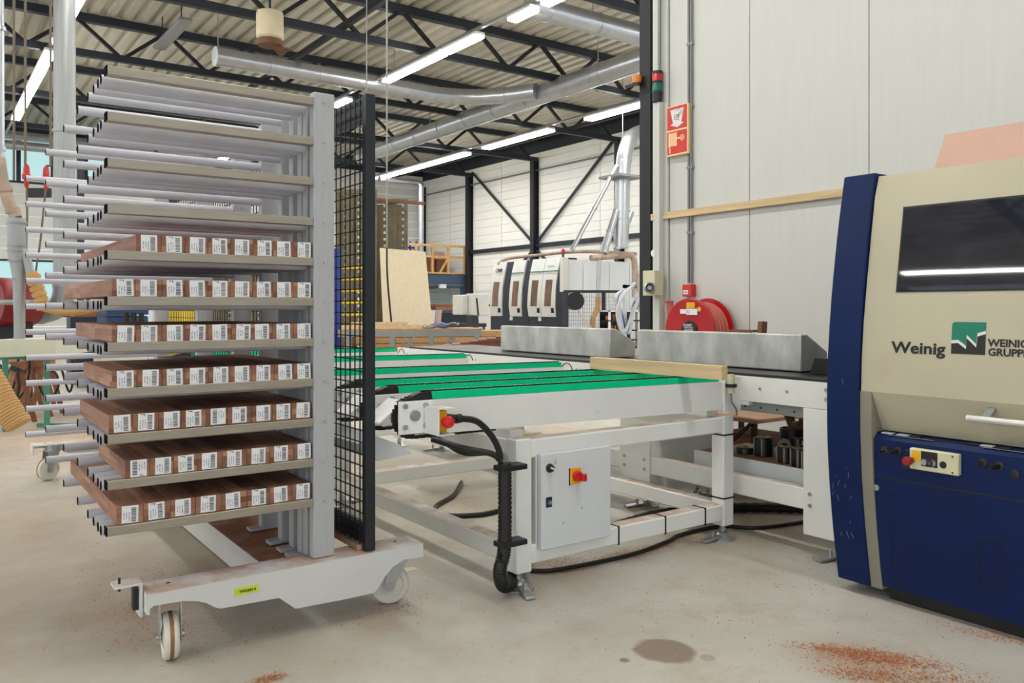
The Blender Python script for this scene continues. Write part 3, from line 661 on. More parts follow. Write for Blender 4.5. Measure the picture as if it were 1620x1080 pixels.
duct('wall_pipe', 'silver vertical pipe in the back corner with an elbow at the roof', smooth([PD(600, 283, 30), PD(655, 288, 31), PD(666, 292, 31), PD(666, 306, 31), PD(666, 380, 31), PD(665, 470, 31)], 4), 0.11, n=12, cat='pipe')
# yellow cantilever beams on blue frame behind the mesh
t = thing('cantilever_rack', 'blue rack with yellow horizontal arms seen through the black mesh', 'rack', PD(535, 560, 14))
a = PD(533, 405, 14.0)
M().box((a.x - 0.1, a.y - 0.1, 0), (a.x + 0.03, a.y, 2.2)).build('column', 'blue_steel', t)
for y in (424, 442, 460, 479, 498): p = PD(533, y, 14.0); q = PD(578, y - 1, 14.2); M().bar(p, q, 0.06, 0.035).build('arm', 'yellow_steel', t)
# steel table with lumber, blue cables
def wp(px, py, d): return PD(px, py, d)
a, b = wp(535, 520, 13.0), wp(762, 520, 13.6)
t = thing('steel_table', 'long steel framed work table with timber top in the middle distance', 'table', (a.x, a.y, 0))
ux = (b - a).normalized(); back = Vector((FWX, FWY, 0)) * 0.7
def slab(m, o, L, D, z0, z1, u=ux, v=None):
    v = back.normalized() if v is None else v
    P = [o, o + u * L, o + u * L + v * D, o + v * D]
    return m.add([(p.x, p.y, z0) for p in P] + [(p.x, p.y, z1) for p in P], [(3, 2, 1, 0), (4, 5, 6, 7), (0, 1, 5, 4), (1, 2, 6, 5), (2, 3, 7, 6), (3, 0, 4, 7)])
LT = (b - a).length; zt = 0.86
slab(M(), a, LT, 0.8, zt - 0.02, zt).build('top', 'stack_wood', t); slab(M(), a, LT, 0.06, zt - 0.12, zt - 0.02).build('apron', 'hub_grey', t)
for f in (0.05, 0.35, 0.62, 0.95):
    slab(M(), a + ux * LT * f, 0.08, 0.08, 0, zt - 0.12).build('leg', 'hub_grey', t)
    for sg in (-1, 1):
        p = a + ux * LT * f; M().bar((p.x, p.y, zt - 0.55), (p.x + ux.x * 0.4 * sg, p.y + ux.y * 0.4 * sg, zt - 0.13), 0.04, 0.04).build('brace', 'hub_grey', t)
for k, (u0, l, z, th, lab) in enumerate(((0.0, 1.5, 0.0, 0.06, 'pale timber board lying on the steel table behind the mesh screen'), (0.15, 0.9, 0.061, 0.05, 'shorter pale board on top of another board on the steel table'), (1.7, 0.45, 0.0, 0.02, 'thin pale offcut at the right end of the steel table'))):
    o = slab(M(), a + ux * u0 + back * 0.2, l, 0.2, zt + z + 0.001, zt + z + th).build('timber_board', 'pine', org=a); tag(o, lab, 'board')
t = thing('cable_coil', 'tangled coil of blue cable lying on the steel table', 'cable coil', a + ux * 1.25 + back * 0.5)
for k in range(5):
    c0 = wp(690 + 5 * k, 520, 13.5) + back * 0.2; c0.z = zt + 0.03 + 0.012 * k; rr = 0.26 - 0.02 * k
    M().sweep([(c0.x + rr * math.cos(an * PI / 9) * (1 + 0.1 * math.sin(an)), c0.y + 0.6 * rr * math.sin(an * PI / 9), c0.z + 0.02 * math.sin(an * 1.7 + k)) for an in range(19)], 0.012, 6, cap=False).build('cable_loop', 'cable_blue' if k % 2 else 'hub_grey', t)
# stacked planks under and beyond the table
lay = 0
for k in range(6):
    o = slab(M(), wp(560, 560, 14.8) + ux * 0.1 * (k % 2), 2.3 + 0.2 * (k % 3), 0.9, 0.12 + k * 0.11, 0.12 + k * 0.11 + 0.1).build('plank_layer', 'stack_wood', org=wp(560, 560, 14.8))
    tag(o, f'brown plank layer, {["lowest", "second", "third", "fourth", "fifth", "topmost"][k]} of the pile under the steel table', 'plank', 'planks piled under the steel table')
for k in range(7):
    px, py = (725, 548) if k % 2 else (735, 545)
    p = wp(700 + 14 * k, 560, 11.5); o = slab(M(), p, 0.9, 0.5, 0.66 + 0.02 * k, 0.678 + 0.02 * k).build('wood_offcut', 'brown_wood', org=p)
    tag(o, f'thin brown board, {["lowest", "second", "third", "fourth", "fifth", "sixth", "topmost"][k]} on the low bench behind the steel fences', 'board', 'boards on the low bench')
p = wp(695, 560, 11.6); tag(slab(M(), p, 1.9, 0.6, 0.0, 0.655).build('low_bench', 'cutter_dark', org=p), 'low dark bench carrying thin boards behind the steel fence blocks', 'bench')
# buckets and bags on a bench near the plywood
p = PD(690, 545, 19); t = thing('work_bench', 'dark work bench with tubs in front of the mezzanine', 'bench', (p.x, p.y, 0))
M().box((p.x, p.y, 0.75), (p.x + 1.4, p.y + 0.7, 0.83)).build('top', 'cnc_dark', t)
for dx in (0.05, 1.3): M().box((p.x + dx, p.y, 0), (p.x + dx + 0.06, p.y + 0.06, 0.75)).build('leg', 'cnc_dark', t)
for px, lab, mt in ((690, 'white plastic tub on the dark bench beside the plywood', 'label_white'), (704, 'pinkish plastic tub on the dark bench', 'pink_box')):
    q = PD(px, 515, 19); tag(M().lathe([(0, 0), (0.12, 0), (0.15, 0.3), (0.16, 0.3), (0.16, 0.32), (0.0, 0.32)], (q.x, p.y + 0.3, 0.831), (0, 0, 1), 16).build('plastic_tub', mt, org=(q.x, p.y + 0.3, 0.83)), lab, 'tub')
for k, (px, py, L) in enumerate(((690, 489, 0.7), (688, 484, 0.75))):
    q = PD(px, py, 20); tag(M().box((q.x, q.y, q.z - 0.03), (q.x + L, q.y + 0.3, q.z + 0.05), 0.01).build('wood_beam', 'brown_wood', org=q), ('lower' if k == 0 else 'upper') + ' brown beam stored beside the plywood sheet', 'beam')
q = PD(688, 500, 20); tag(M().box((q.x - 0.1, q.y, 0), (q.x + 0.9, q.y + 0.6, q.z + 0.08)).build('dark_stand', 'cnc_dark', org=(q.x, q.y, 0)), 'dark cabinet carrying the brown beams beside the plywood', 'cabinet')

# ================================================================== left background
def P11(px, py): return PD(px, py, 11.0)
duct('extraction_duct', 'wide grey vertical duct behind the rack with a bend at its foot', [P11(102, -160), P11(102, 430)] + smooth([P11(102, 445), P11(100, 468), P11(92, 485), P11(78, 493), P11(60, 495), P11(48, 495)], 4), 0.135,
     [(P11(102, 208), (0, 0, 1)), (P11(102, 452), (0, 0, 1)), (P11(66, 495), (1, -1, 0)), (P11(58, 495), (1, -1, 0)), (P11(50, 495), (1, -1, 0))], mt='duct_grey')
a, b = P11(48, 495), P11(0, 500)
tag(M().sweep([a, P11(30, 493), P11(-10, 498)], 0.13, 16, rs=[0.13, 0.15, 0.16]).build('duct_adapter', 'duct_grey', org=a), 'tapered metal adapter joining the bent duct at the left edge', 'duct')
def P8(px, py): return PD(px, py, 8.0)
duct('dust_pipe', 'silver upright pipe at the left picture edge', [P8(-2, -120), P8(-1, 250)], 0.045, [(P8(-1, 45), (0, 0, 1)), (P8(-1, 235), (0, 0, 1))], n=14, cat='pipe')
duct('flexible_hose', 'dusty brown hose bending down from the pipe at the left edge', smooth([P8(-1, 250), P8(4, 285), P8(14, 320), P8(26, 345)], 4), 0.055, [(P8(8, 300), (0.2, 0, -1)), (P8(20, 333), (0.3, 0, -1))], mt='duct_dusty', n=14, cat='hose')
t = thing('dust_cyclone', 'tapering galvanised funnel pipe with bands at the left edge', 'pipe', P8(28, 560))
M().sweep([P8(26, 345), P8(26, 352), P8(27, 400), P8(30, 440), P8(31, 500), P8(31, 540)], 0.08, 18, rs=[0.08, 0.085, 0.08, 0.055, 0.05, 0.05]).build('funnel', 'duct_grey', t)
for y, r in ((352, 0.09), (388, 0.088), (396, 0.087), (412, 0.083), (440, 0.06)): M().cyl(P8(27, y), P8(27, y + 2), r, 18).build('joint_band', 'hub_grey', t)
M().sweep(smooth([P8(33, 390), P8(42, 410), P8(47, 430), P8(50, 440)]), 0.04, 12).build('branch', 'duct_grey', t)
duct('flexible_hose', 'tan flexible hose dropping beside the funnel pipe', smooth([P8(50, 432), P8(57, 448), P8(64, 470), P8(68, 490)], 4), 0.055, [(P8(53 + 3 * k, 438 + 9 * k), (0.3, 0, -1)) for k in range(5)], mt='flex_hose', n=12, cat='hose')
def P9(px, py): return PD(px, py, 9.5)
duct('flexible_hose', 'tan ribbed hose lying behind the rack arms at bench height', smooth([P9(68, 485), P9(95, 492), P9(130, 490), P9(162, 483)], 4), 0.055, mt='flex_hose', n=12, cat='hose')
# hanging cables with red plugs
for k, (px, d, yb, plug, lab) in enumerate(((22, 8.5, 285, None, 'pale hanging cable nearest the left picture edge'), (40, 8.5, 262, (42, 275), 'hanging cable ending in the left red plug'), (80, 8.5, 262, (73, 278), 'hanging cable ending in the right red plug'))):
    top = PD(px + (-0 if k < 2 else 0), -200, d); a = PD(px, yb, d)
    t = thing('hanging_cable', lab, 'cable', a)
    M().cyl(a, (a.x, a.y, ZR), 0.012, 8).build('cable', 'cable_brown', t)
    if plug:
        q = PD(plug[0], plug[1], d)
        M().lathe([(0.012, 0.1), (0.028, 0.07), (0.032, 0.0), (0.042, -0.01), (0.042, -0.05), (0.025, -0.06), (0.022, -0.12), (0.01, -0.15)], q, (0, 0, 1), 14).build('plug', 'plug_red', t)
        M().sweep(smooth([(q.x, q.y, q.z + 0.1), (a.x, a.y, a.z)]), 0.012, 8).build('lead', 'cable_brown', t)
        pts = ((42, 300), (43, 340), (42, 400), (50, 425), (62, 470)) if k == 1 else ((72, 300), (68, 340), (64, 380), (58, 420), (54, 450))
        M().sweep(smooth([PD(x, y, d) for x, y in pts], 5), 0.010, 8).build('cord', 'cable_brown', t)
tag(M().bar(PD(44, 305, 18), PD(80, 305, 18), 0.1, 0.2).build('cantilever_bracket', 'steel_black', org=PD(60, 305, 18)), 'dark steel bracket arm high on the back wall left of the duct', 'bracket')
for px, d, lab in ((128, 16, 'dark post behind the rack beside the wide grey duct'),):
    p = PD(px, 300, d); tag(M().box((p.x - 0.06, p.y, 0), (p.x + 0.06, p.y + 0.1, 4.2)).build('steel_post', 'cnc_dark', org=(p.x, p.y, 0)), lab, 'post')
for k, (x0, y0, z) in enumerate(((1.0, 28.6, 5.55), (1.0, 29.2, 5.95))):
    duct('ceiling_pipe', ('lower' if k == 0 else 'upper') + ' silver pipe along the back wall behind the hanging cables', [(x0, y0, z + 0.5), (9.5, y0, z + 0.5)], 0.14, n=12, cat='pipe')
# red round machine
p = PD(22, 478, 10.5)
t = thing('red_machine', 'red rounded machine body behind the funnel pipe', 'machine', (p.x, p.y, 0))
M().lathe([(0, -0.25), (0.28, -0.25), (0.31, -0.2), (0.31, 0.2), (0.28, 0.25), (0, 0.25)], p, (1, 0.4, 0), 24).build('body', 'machine_red', t)
M().cyl(PD(-5, 478, 10.0), PD(50, 478, 10.0), 0.035, 10).build('grab_bar', 'hub_grey', t)
M().box((p.x - 0.2, p.y - 0.1, 0), (p.x + 0.2, p.y + 0.1, p.z - 0.25)).build('pedestal', 'steel_black', t)
# white bench with sawhorses
def ground(px, d): r_ = ray(px); return Vector((r_[0] * d, r_[1] * d, 0))
o = ground(-30, 7.6); q = ground(89, 8.0)
t = thing('white_bench', 'long white bench top at the left edge on teal legs', 'bench', o)
zb = 0.90
slab(M(), o, (q - o).length, 0.7, zb - 0.16, zb, u=(q - o).normalized()).build('top', 'pale_green', t)
for f in (0.35, 0.93):
    g = o + (q - o) * f; M().box((g.x - 0.025, g.y + 0.3, 0), (g.x + 0.025, g.y + 0.35, zb - 0.16)).build('leg', 'teal_frame', t)
M().bar(o + Vector((0, 0.32, 0.72)), q + Vector((0.3, 0.32, 0.72)), 0.03, 0.04).build('rail', 'teal_frame', t)
M().bar(ground(60, 8.3) + Vector((0, 0, 0.02)), ground(120, 8.3) + Vector((0, 0, 0.02)), 0.05, 0.04).build('foot_rail', 'teal_frame', t)
for k, (px, d, sgn) in enumerate(((22, 8.9, 1), (48, 9.3, 1), (68, 9.6, -1))):
    g = ground(px, d)
    t = thing('sawhorse', ['wooden sawhorse nearest the left edge under the white bench', 'wooden sawhorse in the middle under the white bench', 'wooden sawhorse farthest right under the white bench'][k], 'sawhorse', g)
    M().box((g.x - 0.08, g.y - 0.4, 0.55), (g.x + 0.08, g.y + 0.4, 0.64)).build('beam', 'brown_wood', t)
    for sy in (-0.35, 0.35):
        for sx in (-1, 1): M().bar((g.x + 0.16 * sx, g.y + sy, 0.0), (g.x + 0.03 * sx, g.y + sy, 0.56), 0.06, 0.05).build('leg', 'brown_wood', t)
for k, pts in enumerate((((0, 660), (20, 640), (30, 615), (28, 580), (30, 560)), ((12, 622), (25, 632), (40, 615), (47, 580), (44, 540)), ((60, 600), (66, 620), (78, 630), (92, 612), (88, 590), (70, 585)), ((95, 575), (110, 620), (118, 580), (110, 560)))):
    tag(M().sweep(smooth([PD(x, y, 8.6 + 0.15 * k) for x, y in pts], 6), 0.012, 8).build('dangling_cable', 'black_plastic', org=PD(*pts[0], 8.6)), ['black cable drooping below the white bench at the left edge', 'black cable looping beside the sawhorse', 'black cable coil hanging behind the teal leg', 'black cable loop hanging beside the rack arms'][k], 'cable')
t = thing('air_tool', 'silver bar tool with black grip lying below the white bench', 'tool', PD(12, 575, 8.2))
M().cyl(PD(-2, 571, 8.2), PD(20, 582, 8.2), 0.022, 10).build('shaft', 'zinc', t); M().cyl(PD(18, 581, 8.2), PD(31, 587, 8.2), 0.028, 10).build('grip', 'black_plastic', t)
# large tan hose on the floor
def P65(px, py): return PD(px, py, 6.8)
t = thing('floor_hose', 'thick tan ribbed suction hose ending on the floor at left', 'hose', P65(20, 690))
pts = smooth([P65(-40, 560), P65(-15, 600), P65(8, 640), P65(30, 672)], 8)
M().sweep(pts, 0.10, 18).build('hose', 'flex_hose', t)
for k in range(1, len(pts) - 1): d_ = (pts[k + 1] - pts[k]).normalized(); M().cyl(pts[k] - d_ * 0.008, pts[k] + d_ * 0.008, 0.105, 18).build('rib', 'flex_hose', t)
# blue machine, grey cabinets, yellow drum seen between the arms
p0, p1 = PD(168, 487, 12), PD(245, 560, 12)
t = thing('blue_machine', 'dark blue woodworking machine seen between the loaded rack arms', 'machine', (p0.x, p0.y, 0))
M().box((p0.x, p0.y, 0), (p1.x, p0.y + 0.8, p0.z - 0.12), 0.02).build('body', 'blue_machine', t); M().box((p0.x, p0.y - 0.02, p0.z - 0.10), (p1.x, p0.y + 0.8, p0.z), 0.01).build('table', 'blue_machine', t)
for k in range(3): q = PD(200 + 12 * k, 505, 11.9); M().cyl((q.x, q.y, q.z - 0.08), (q.x, q.y, q.z + 0.1), 0.035, 12).build('spindle', 'cutter_dark', t)
tag(M().cyl((PD(214, 487, 11.8).x, PD(214, 487, 11.8).y, p0.z), (PD(214, 487, 11.8).x, PD(214, 487, 11.8).y, p0.z + 0.06), 0.035, 12).build('orange_cap', 'amber', org=p0), 'small orange cap on the blue machine table', 'cap')
a, b = PD(160, 556, 9), PD(245, 610, 9)
tag(M().box((a.x, a.y, 0), (b.x, a.y + 0.5, a.z), 0.01).build('grey_cabinet', 'pale_green', org=(a.x, a.y, 0)), 'pale grey green low cabinet seen behind the rack arms', 'cabinet')
a = PD(278, 500, 13); t = thing('yellow_drum', 'bright yellow rounded drum seen through the mesh between rack posts', 'drum', (a.x, a.y, 0))
M().lathe([(0, 0), (0.3, 0), (0.3, 1.15), (0.24, 1.27), (0, 1.3)], (a.x, a.y, 0), (0, 0, 1), 20).build('body', 'yellow_steel', t)
a, b = PD(128, 470, 13), PD(165, 485, 13)
for k in range(3):
    z = 1.06 + 0.09 * k; tag(M().box((a.x - 0.1, a.y, z), (a.x + 0.75 - 0.1 * k, a.y + 0.3, z + 0.08)).build('stacked_board', ['brown_wood', 'pine', 'pine'][k], org=(a.x, a.y, z)), ['lowest', 'middle', 'top'][k] + ' board of the small stack beside the blue machine', 'board', 'boards beside the blue machine')
tag(M().box((a.x - 0.15, a.y - 0.02, 0), (a.x + 0.8, a.y + 0.4, 1.059)).build('board_stand', 'cnc_dark', org=(a.x, a.y, 0)), 'dark stand carrying a small stack of boards behind the rack', 'stand')
# cabinet fronts far behind the rack
for k, (px0, px1, py) in enumerate(((160, 240, 330), (240, 330, 340))):
    a, b = PD(px0, py, 22), PD(px1, py, 22)
    tag(M().box((a.x, a.y, 0), (b.x - 0.05, a.y + 0.5, a.z), 0.02).build('tall_cabinet', 'light_panel', org=(a.x, a.y, 0)), ['left', 'right'][k] + ' one of two tall pale cabinets far behind the rack', 'cabinet')

# ================================================================== the rack trolley
EX, EY, RZ = 0.497, 2.95, -0.007
T = thing('rack_trolley', 'tall white board trolley on castors with many grey tube arms and black mesh back', 'trolley', (EX, EY, 0), RZ)
TW = WM[T.name]
def L2(m, nm, mt, par=T, **k):     # builder in trolley coordinates
    m.v = [tuple(TW @ Vector(v)) for v in m.v]; return m.build(nm, mt, par, **k)
VK = [0.0, 0.072, 0.129, 0.22, 0.345, 0.592, 0.988, 1.639, 2.636]
LA = 0.709; PITCH = 0.1508; ZT = 1.992
bolt = M().lathe([(0, -0.004), (0.0055, -0.004), (0.0055, 0.0), (0, 0.0)], (0, 0, 0), (0, 1, 0), 8).mesh('bolt', 'zinc')
for k, v in enumerate(VK):
    top = 2.012 if k == 0 else 1.998
    po = L2(M().box((LA, v, 0.258 if k == 0 else 0.235), (LA + 0.083, v + 0.043, top), 0.003), 'post', 'post_paint')
    if k in (0, 6, 7, 8):
        for j in range(11): inst('bolt', bolt, po, (LA + 0.042, v - 0.0005, ZT - 0.015 - PITCH * j))
    if k > 0: L2(M().box((LA - 0.05, v - 0.005, 0.236), (LA - 0.001, v + 0.05, 0.25), 0.002), 'foot_plate', 'post_paint')
bar = M(); bar.box((0.004, 0, -0.03), (LA - 0.001, 0.04, 0), 0.0015); barm = bar.mesh('arm', 'brushed_bar')
cap = M().box((0, 0.0, -0.03), (0.004, 0.04, 0), 0.001).mesh('end_cap', 'matte_black')
tub = M().pipe((0, 0, 0), (LA - 0.001, 0, 0), 0.0175, 0.0145, 18).mesh('arm', 'grey_tube')
pc = M().cyl((-0.0015, 0, 0), (0.01, 0, 0), 0.0160, 18).mesh('tube_plug', 'matte_black')
for j in range(11):
    z = ZT - PITCH * j
    b0 = inst('arm', barm, T, (0, 0, z)); inst('end_cap', cap, b0)
    for v in VK[1:]:
        b0 = inst('arm', tub, T, (0, v + 0.021, z - 0.0285)); inst('tube_plug', pc, b0)
# base beams
def front_profile():
    px = [(233, 966), (243, 958), (290, 950), (310, 950), (326, 953), (340, 960), (349, 962), (441, 945), (467, 962), (540, 948), (590, 937), (597, 930), (606, 914), (620, 896), (638, 884), (668, 880), (668, 868), (233, 938)]
    return [(PY(x, y, 2.9).x, max(0.09, PY(x, y, 2.9).z)) for x, y in px]
fp = [(x - EX, z) for x, z in front_profile()]
fp = [(x, min(z, 0.252)) for x, z in fp]
for y0, sgn in ((-0.05, 1), (3.55, -1)):
    g = M(); yf = y0 if sgn > 0 else y0 + 0.14
    g.prism(fp[:-2] + [(fp[-3][0], 0.255), (fp[-1][0], 0.255)], 1, yf, yf + 0.008 * sgn)
    x0, x1 = fp[-1][0], fp[-3][0]
    g.box((x0, y0 + 0.0005, 0.247), (x1, y0 + 0.14, 0.256)); g.box((x0, y0 + 0.001, 0.19), (x0 + 0.008, y0 + 0.139, 0.247)); g.box((x1 - 0.008, y0 + 0.001, 0.21), (x1, y0 + 0.139, 0.247))
    bo = L2(g, 'cross_beam', 'trolley_paint')
    for xx in (x0 + 0.085, x1 - 0.08): L2(M().cyl((xx, y0 + 0.09, 0.2562), (xx, y0 + 0.09, 0.2568), 0.007, 10), 'bolt_hole', 'black_plastic', bo)
L2(M().box((0.555, 0.092, 0.12), (0.87, 3.549, 0.232), 0.003), 'long_beam', 'trolley_deck')
br = M(); x0 = fp[-1][0]
br.box((x0 - 0.012, 0.0, 0.17), (x0 - 0.004, 0.07, 0.285)); br.box((x0 - 0.09, 0.0, 0.277), (x0 - 0.012, 0.07, 0.285)); br.box((x0 - 0.004, 0.01, 0.2), (x0, 0.05, 0.24))
bk = L2(br, 'stop_bracket', 'trolley_paint'); L2(M().box((x0 - 0.03, 0.02, 0.19), (x0 - 0.012, 0.05, 0.262)), 'buffer', 'black_plastic', bk); L2(M().cyl((x0 - 0.07, 0.03, 0.26), (x0 - 0.07, 0.03, 0.305), 0.004, 8), 'screw', 'black_plastic', bk)
yl = PY(388, 933, 2.9); sk = L2(M().box((yl.x - EX - 0.038, -0.0515, yl.z - 0.012), (yl.x - EX + 0.046, -0.05, yl.z + 0.012)), 'sticker', 'label_yellow'); sk['label'] = 'bright yellow name sticker'
text('sticker_print', 'WAGEN 4', 0.013, 'print_black', sk, TW @ Vector((yl.x - EX - 0.022, -0.0521, yl.z - 0.005)), (1, RZ, 0), (0, 0, 1), 0.0003)
# castors
def castor(x, y, ang, swivel_off=0.045):
    R = Matrix.Translation((x, y, 0)) @ Matrix.Rotation(ang, 4, 'Z')
    def TF(m): m.v = [tuple(R @ Vector(v)) for v in m.v]; return m
    rw = 0.079
    c = L2(TF(M().cyl((0, 0, 0.205), (0, 0, 0.246), 0.045, 18)), 'castor', 'zinc')
    c.name = 'castor'
    f = M(); o = swivel_off
    for sy in (-1, 1):
        f.prism([(-0.04, 0.205), (0.04, 0.205), (o + 0.025, 0.075), (o + 0.018, 0.058), (o - 0.012, 0.058), (o - 0.02, 0.08)], 1, sy * 0.034 - 0.002, sy * 0.034 + 0.002)
    f.box((-0.045, -0.036, 0.200), (0.045, 0.036, 0.206))
    L2(TF(f), 'fork', 'zinc', c)
    L2(TF(M().lathe([(0.018, -0.027), (0.05, -0.02), (0.055, -0.024), (rw - 0.006, -0.024), (rw, -0.016), (rw, 0.016), (rw - 0.006, 0.024), (0.055, 0.024), (0.05, 0.02), (0.018, 0.027)], (o, 0, rw + 0.0005), (0, 1, 0), 32, close=True)), 'wheel', 'wheel_nylon', c)
    L2(TF(M().lathe([(rw - 0.001, -0.008), (rw + 0.0004, -0.006), (rw + 0.0004, 0.006), (rw - 0.001, 0.008)], (o, 0, rw + 0.0008), (0, 1, 0), 32)), 'tread_stain', 'tread_dirt', c)
    L2(TF(M().cyl((o, -0.045, rw), (o, 0.045, rw), 0.012, 12)), 'axle', 'zinc', c)
castor(0.705 - EX, 0.06, -PI / 2 - 0.12, 0.03); castor(1.60 - EX, 0.06, PI - 0.35); castor(0.735 - EX, 3.62, PI + 0.5, 0.03); castor(1.58 - EX, 3.62, PI)
# black mesh back screen
XM = 1.405 - EX
fr = M(); y0, y1, z0, z1 = -0.03, 3.58, 0.258, 2.03
fr.box((XM, y0, z0), (XM + 0.04, y0 + 0.035, z1), 0.002); fr.box((XM, y1 - 0.035, z0), (XM + 0.04, y1, z1)); fr.box((XM + 0.012, y0 + 0.035, z1 - 0.1), (XM + 0.03, y1 - 0.035, z1)); fr.box((XM + 0.012, y0 + 0.035, z0 + 0.02), (XM + 0.03, y1 - 0.035, z0 + 0.10))
fo = L2(fr, 'screen_frame', 'black_paint'); L2(M().box((XM - 0.02, y0 + 0.035, z0), (XM + 0.012, y1 - 0.035, z0 + 0.02)), 'bottom_rail', 'dusty_paint', fo)
w = M(); g = 0.046
k = 0
while y0 + 0.05 + g * k < y1:
    y = y0 + 0.05 + g * k; w.box((XM - 0.004, y - 0.0022, z0 + 0.02), (XM + 0.000, y + 0.0022, z1)); k += 1
k = 0
while z0 + 0.05 + g * k < z1:
    z = z0 + 0.05 + g * k; w.box((XM - 0.001, y0 + 0.03, z - 0.0022), (XM + 0.003, y1 - 0.03, z + 0.0022)); k += 1
wo = L2(w, 'wire_mesh', 'black_paint', fo); wo['kind'] = 'stuff'
for j in range(4):
    for v in (VK[5], VK[8]): L2(M().box((LA + 0.0831, v + 0.012, 1.75 - 0.45 * j), (XM + 0.012, v + 0.03, 1.79 - 0.45 * j)), 'screen_clamp', 'black_paint', fo)

# ================================================================== hardwood beams on the loaded tiers
def lab_mesh(seed):
    rnd = random.Random(seed); m = M()
    m.mat(0).box((-0.0255, -0.0006, 0), (0.0255, 0, 0.0565))
    m.mat(1)
    z = 0.004; ink = -0.0009
    while z < 0.05:
        h = rnd.choice((0.0009, 0.0009, 0.0018, 0.0026)); m.box((0.004, ink, z), (0.019, -0.0006, min(0.051, z + h))); z += h + rnd.choice((0.0009, 0.0015))
    for x in (-0.020, -0.012, -0.004):
        z = 0.006 + rnd.random() * 0.01
        while z < 0.034:
            h = rnd.uniform(0.001, 0.003); m.box((x, ink, z), (x + rnd.uniform(0.0015, 0.004), -0.0006, z + h)); z += h + rnd.uniform(0.001, 0.003)
    if seed % 2: m.box((-0.018, ink, 0.052), (-0.004, -0.0006, 0.054)); m.box((-0.006, ink, 0.047), (-0.004, -0.0006, 0.054))
    return m.mesh('barcode_label', ['label_white', 'label_ink'])
LAB = [lab_mesh(i) for i in range(6)]
# label left edges in the photograph per tier (pixels), beam length steps
TIER = {4: ([223, 263, 300, 336, 371, 407, 438, 470], [1.20] * 8), 5: ([185, 222, 264, 300, 336, 371, 406, 438, 470], [1.15] * 9),
        6: ([185, 223, 264, 300, 336, 373, 403, 437, 470], [0.80] * 9), 7: ([185, 225, 264, 300, 337, 371, 405, 440, 470], [0.60, 0.6, 0.6, 0.6, 0.78, 0.78, 0.78, 0.78, 0.78]),
        8: ([180, 218, 259, 294, 333, 367, 405, 437, 468], [0.62, 0.62, 0.62, 0.95, 0.95, 0.95, 1.0, 1.0, 1.0]), 9: ([206, 245, 282, 319, 359, 397, 433, 470], [0.5, 0.5, 0.8, 0.8, 0.8, 0.8, 0.9, 0.9]),
        10: ([192, 235, 277, 317, 357, 398, 433, 468], [1.06] * 4 + [1.3] * 4)}
ORD = ['leftmost', 'second', 'third', 'fourth', 'fifth', 'sixth', 'seventh', 'eighth', 'rightmost']
TN = {4: 'highest', 5: 'second highest', 6: 'third highest', 7: 'middle', 8: 'third lowest', 9: 'second lowest', 10: 'lowest'}
YF = 0.010
for tier, (pl, lens) in TIER.items():
    zt_ = ZT - PITCH * tier + 0.0006; n = len(pl)
    xl = [PY(p, 600, EY + YF).x - EX for p in pl]      # label left edge in trolley coordinates
    edge = [xl[0] - 0.016] + [xl[i] - 0.016 for i in range(1, n)] + [LA - 0.008]
    th = 0.054 if tier not in (8, 9, 10) else 0.058
    for i in range(n):
        x0, x1 = edge[i] + 0.0004, edge[i + 1] - 0.0004; ln = lens[i] + 0.001 * ((i * 7 + tier) % 5)
        org = TW @ Vector((x0, YF, zt_)); hh = th + 0.0012 * ((i * 3 + tier) % 3)
        wdt = x1 - x0
        m = M().box((0, 0, 0), (wdt, ln, hh), 0.0012)
        o = bpy.data.objects.new('hardwood_beam', m.mesh('hardwood_beam', 'meranti')); COL.objects.link(o); o.location = org; o.rotation_euler = (0, 0, RZ)
        od = 'rightmost' if i == n - 1 else ORD[i]
        tag(o, f'reddish brown laminated beam, {od} on the {TN[tier]} loaded tier of the trolley', 'beam', 'labelled hardwood beams on the trolley')
        lb = bpy.data.objects.new('barcode_label', LAB[(i * 5 + tier * 3) % 6]); COL.objects.link(lb); lb.parent = o
        flip = (tier, i) in ((9, 0), (8, 4))
        lb.location = (xl[i] - x0 + 0.0255, -0.0002, (hh - 0.0560) if not flip else hh); lb.rotation_euler = (0, PI if flip else random.uniform(-0.03, 0.03), 0)
        if flip: lb.location.z = hh + 0.0005

# ================================================================== chain conveyor beside the trolley
def foot(par, x, y, z1, claw=None):
    f = M().lathe([(0, 0), (0.066, 0), (0.066, 0.007), (0.04, 0.018), (0.024, 0.036), (0.0, 0.038)], (x, y, 0.0005), (0, 0, 1), 20).build('foot_pad', 'zinc', par)
    M().cyl((x, y, 0.03), (x, y, z1), 0.011, 10).build('spindle', 'zinc', f); M().cyl((x, y, 0.045), (x, y, 0.06), 0.018, 6).build('nut', 'zinc', f)
    if claw:
        a = Vector((x, y, 0.02)); d = Vector((claw[0], claw[1], 0)).normalized()
        M().bar(a + d * 0.03, a + d * 0.15 - Vector((0, 0, 0.012)), 0.045, 0.012, 0.002).build('floor_clamp', 'zinc', f); q = a + d * 0.075; M().cyl(q, q + Vector((0, 0, 0.03)), 0.008, 8).build('clamp_bolt', 'zinc', f)
C = thing('chain_conveyor', 'white steel cross conveyor with green chain rails and control cabinet', 'conveyor', (2.08, 2.84, 0))
WP = 'white_paint'
yf, s_ = 2.80, 0.082
legs = [(2.043, yf), (3.358, yf), (2.043, 4.62), (3.358, 4.62), (2.043, 6.35), (3.358, 6.35)]
for i, (x, y) in enumerate(legs):
    lg = M().box((x, y, 0.075), (x + s_, y + s_, 0.645), 0.006).build('leg', WP, C)
    foot(lg if False else C, x + s_ / 2, y + s_ / 2, 0.075, claw=[(-0.3, -1), (-1, 0.0), (1, 0.4), (1, 0), (1, 0), (1, 0)][i] if i < 3 else None)
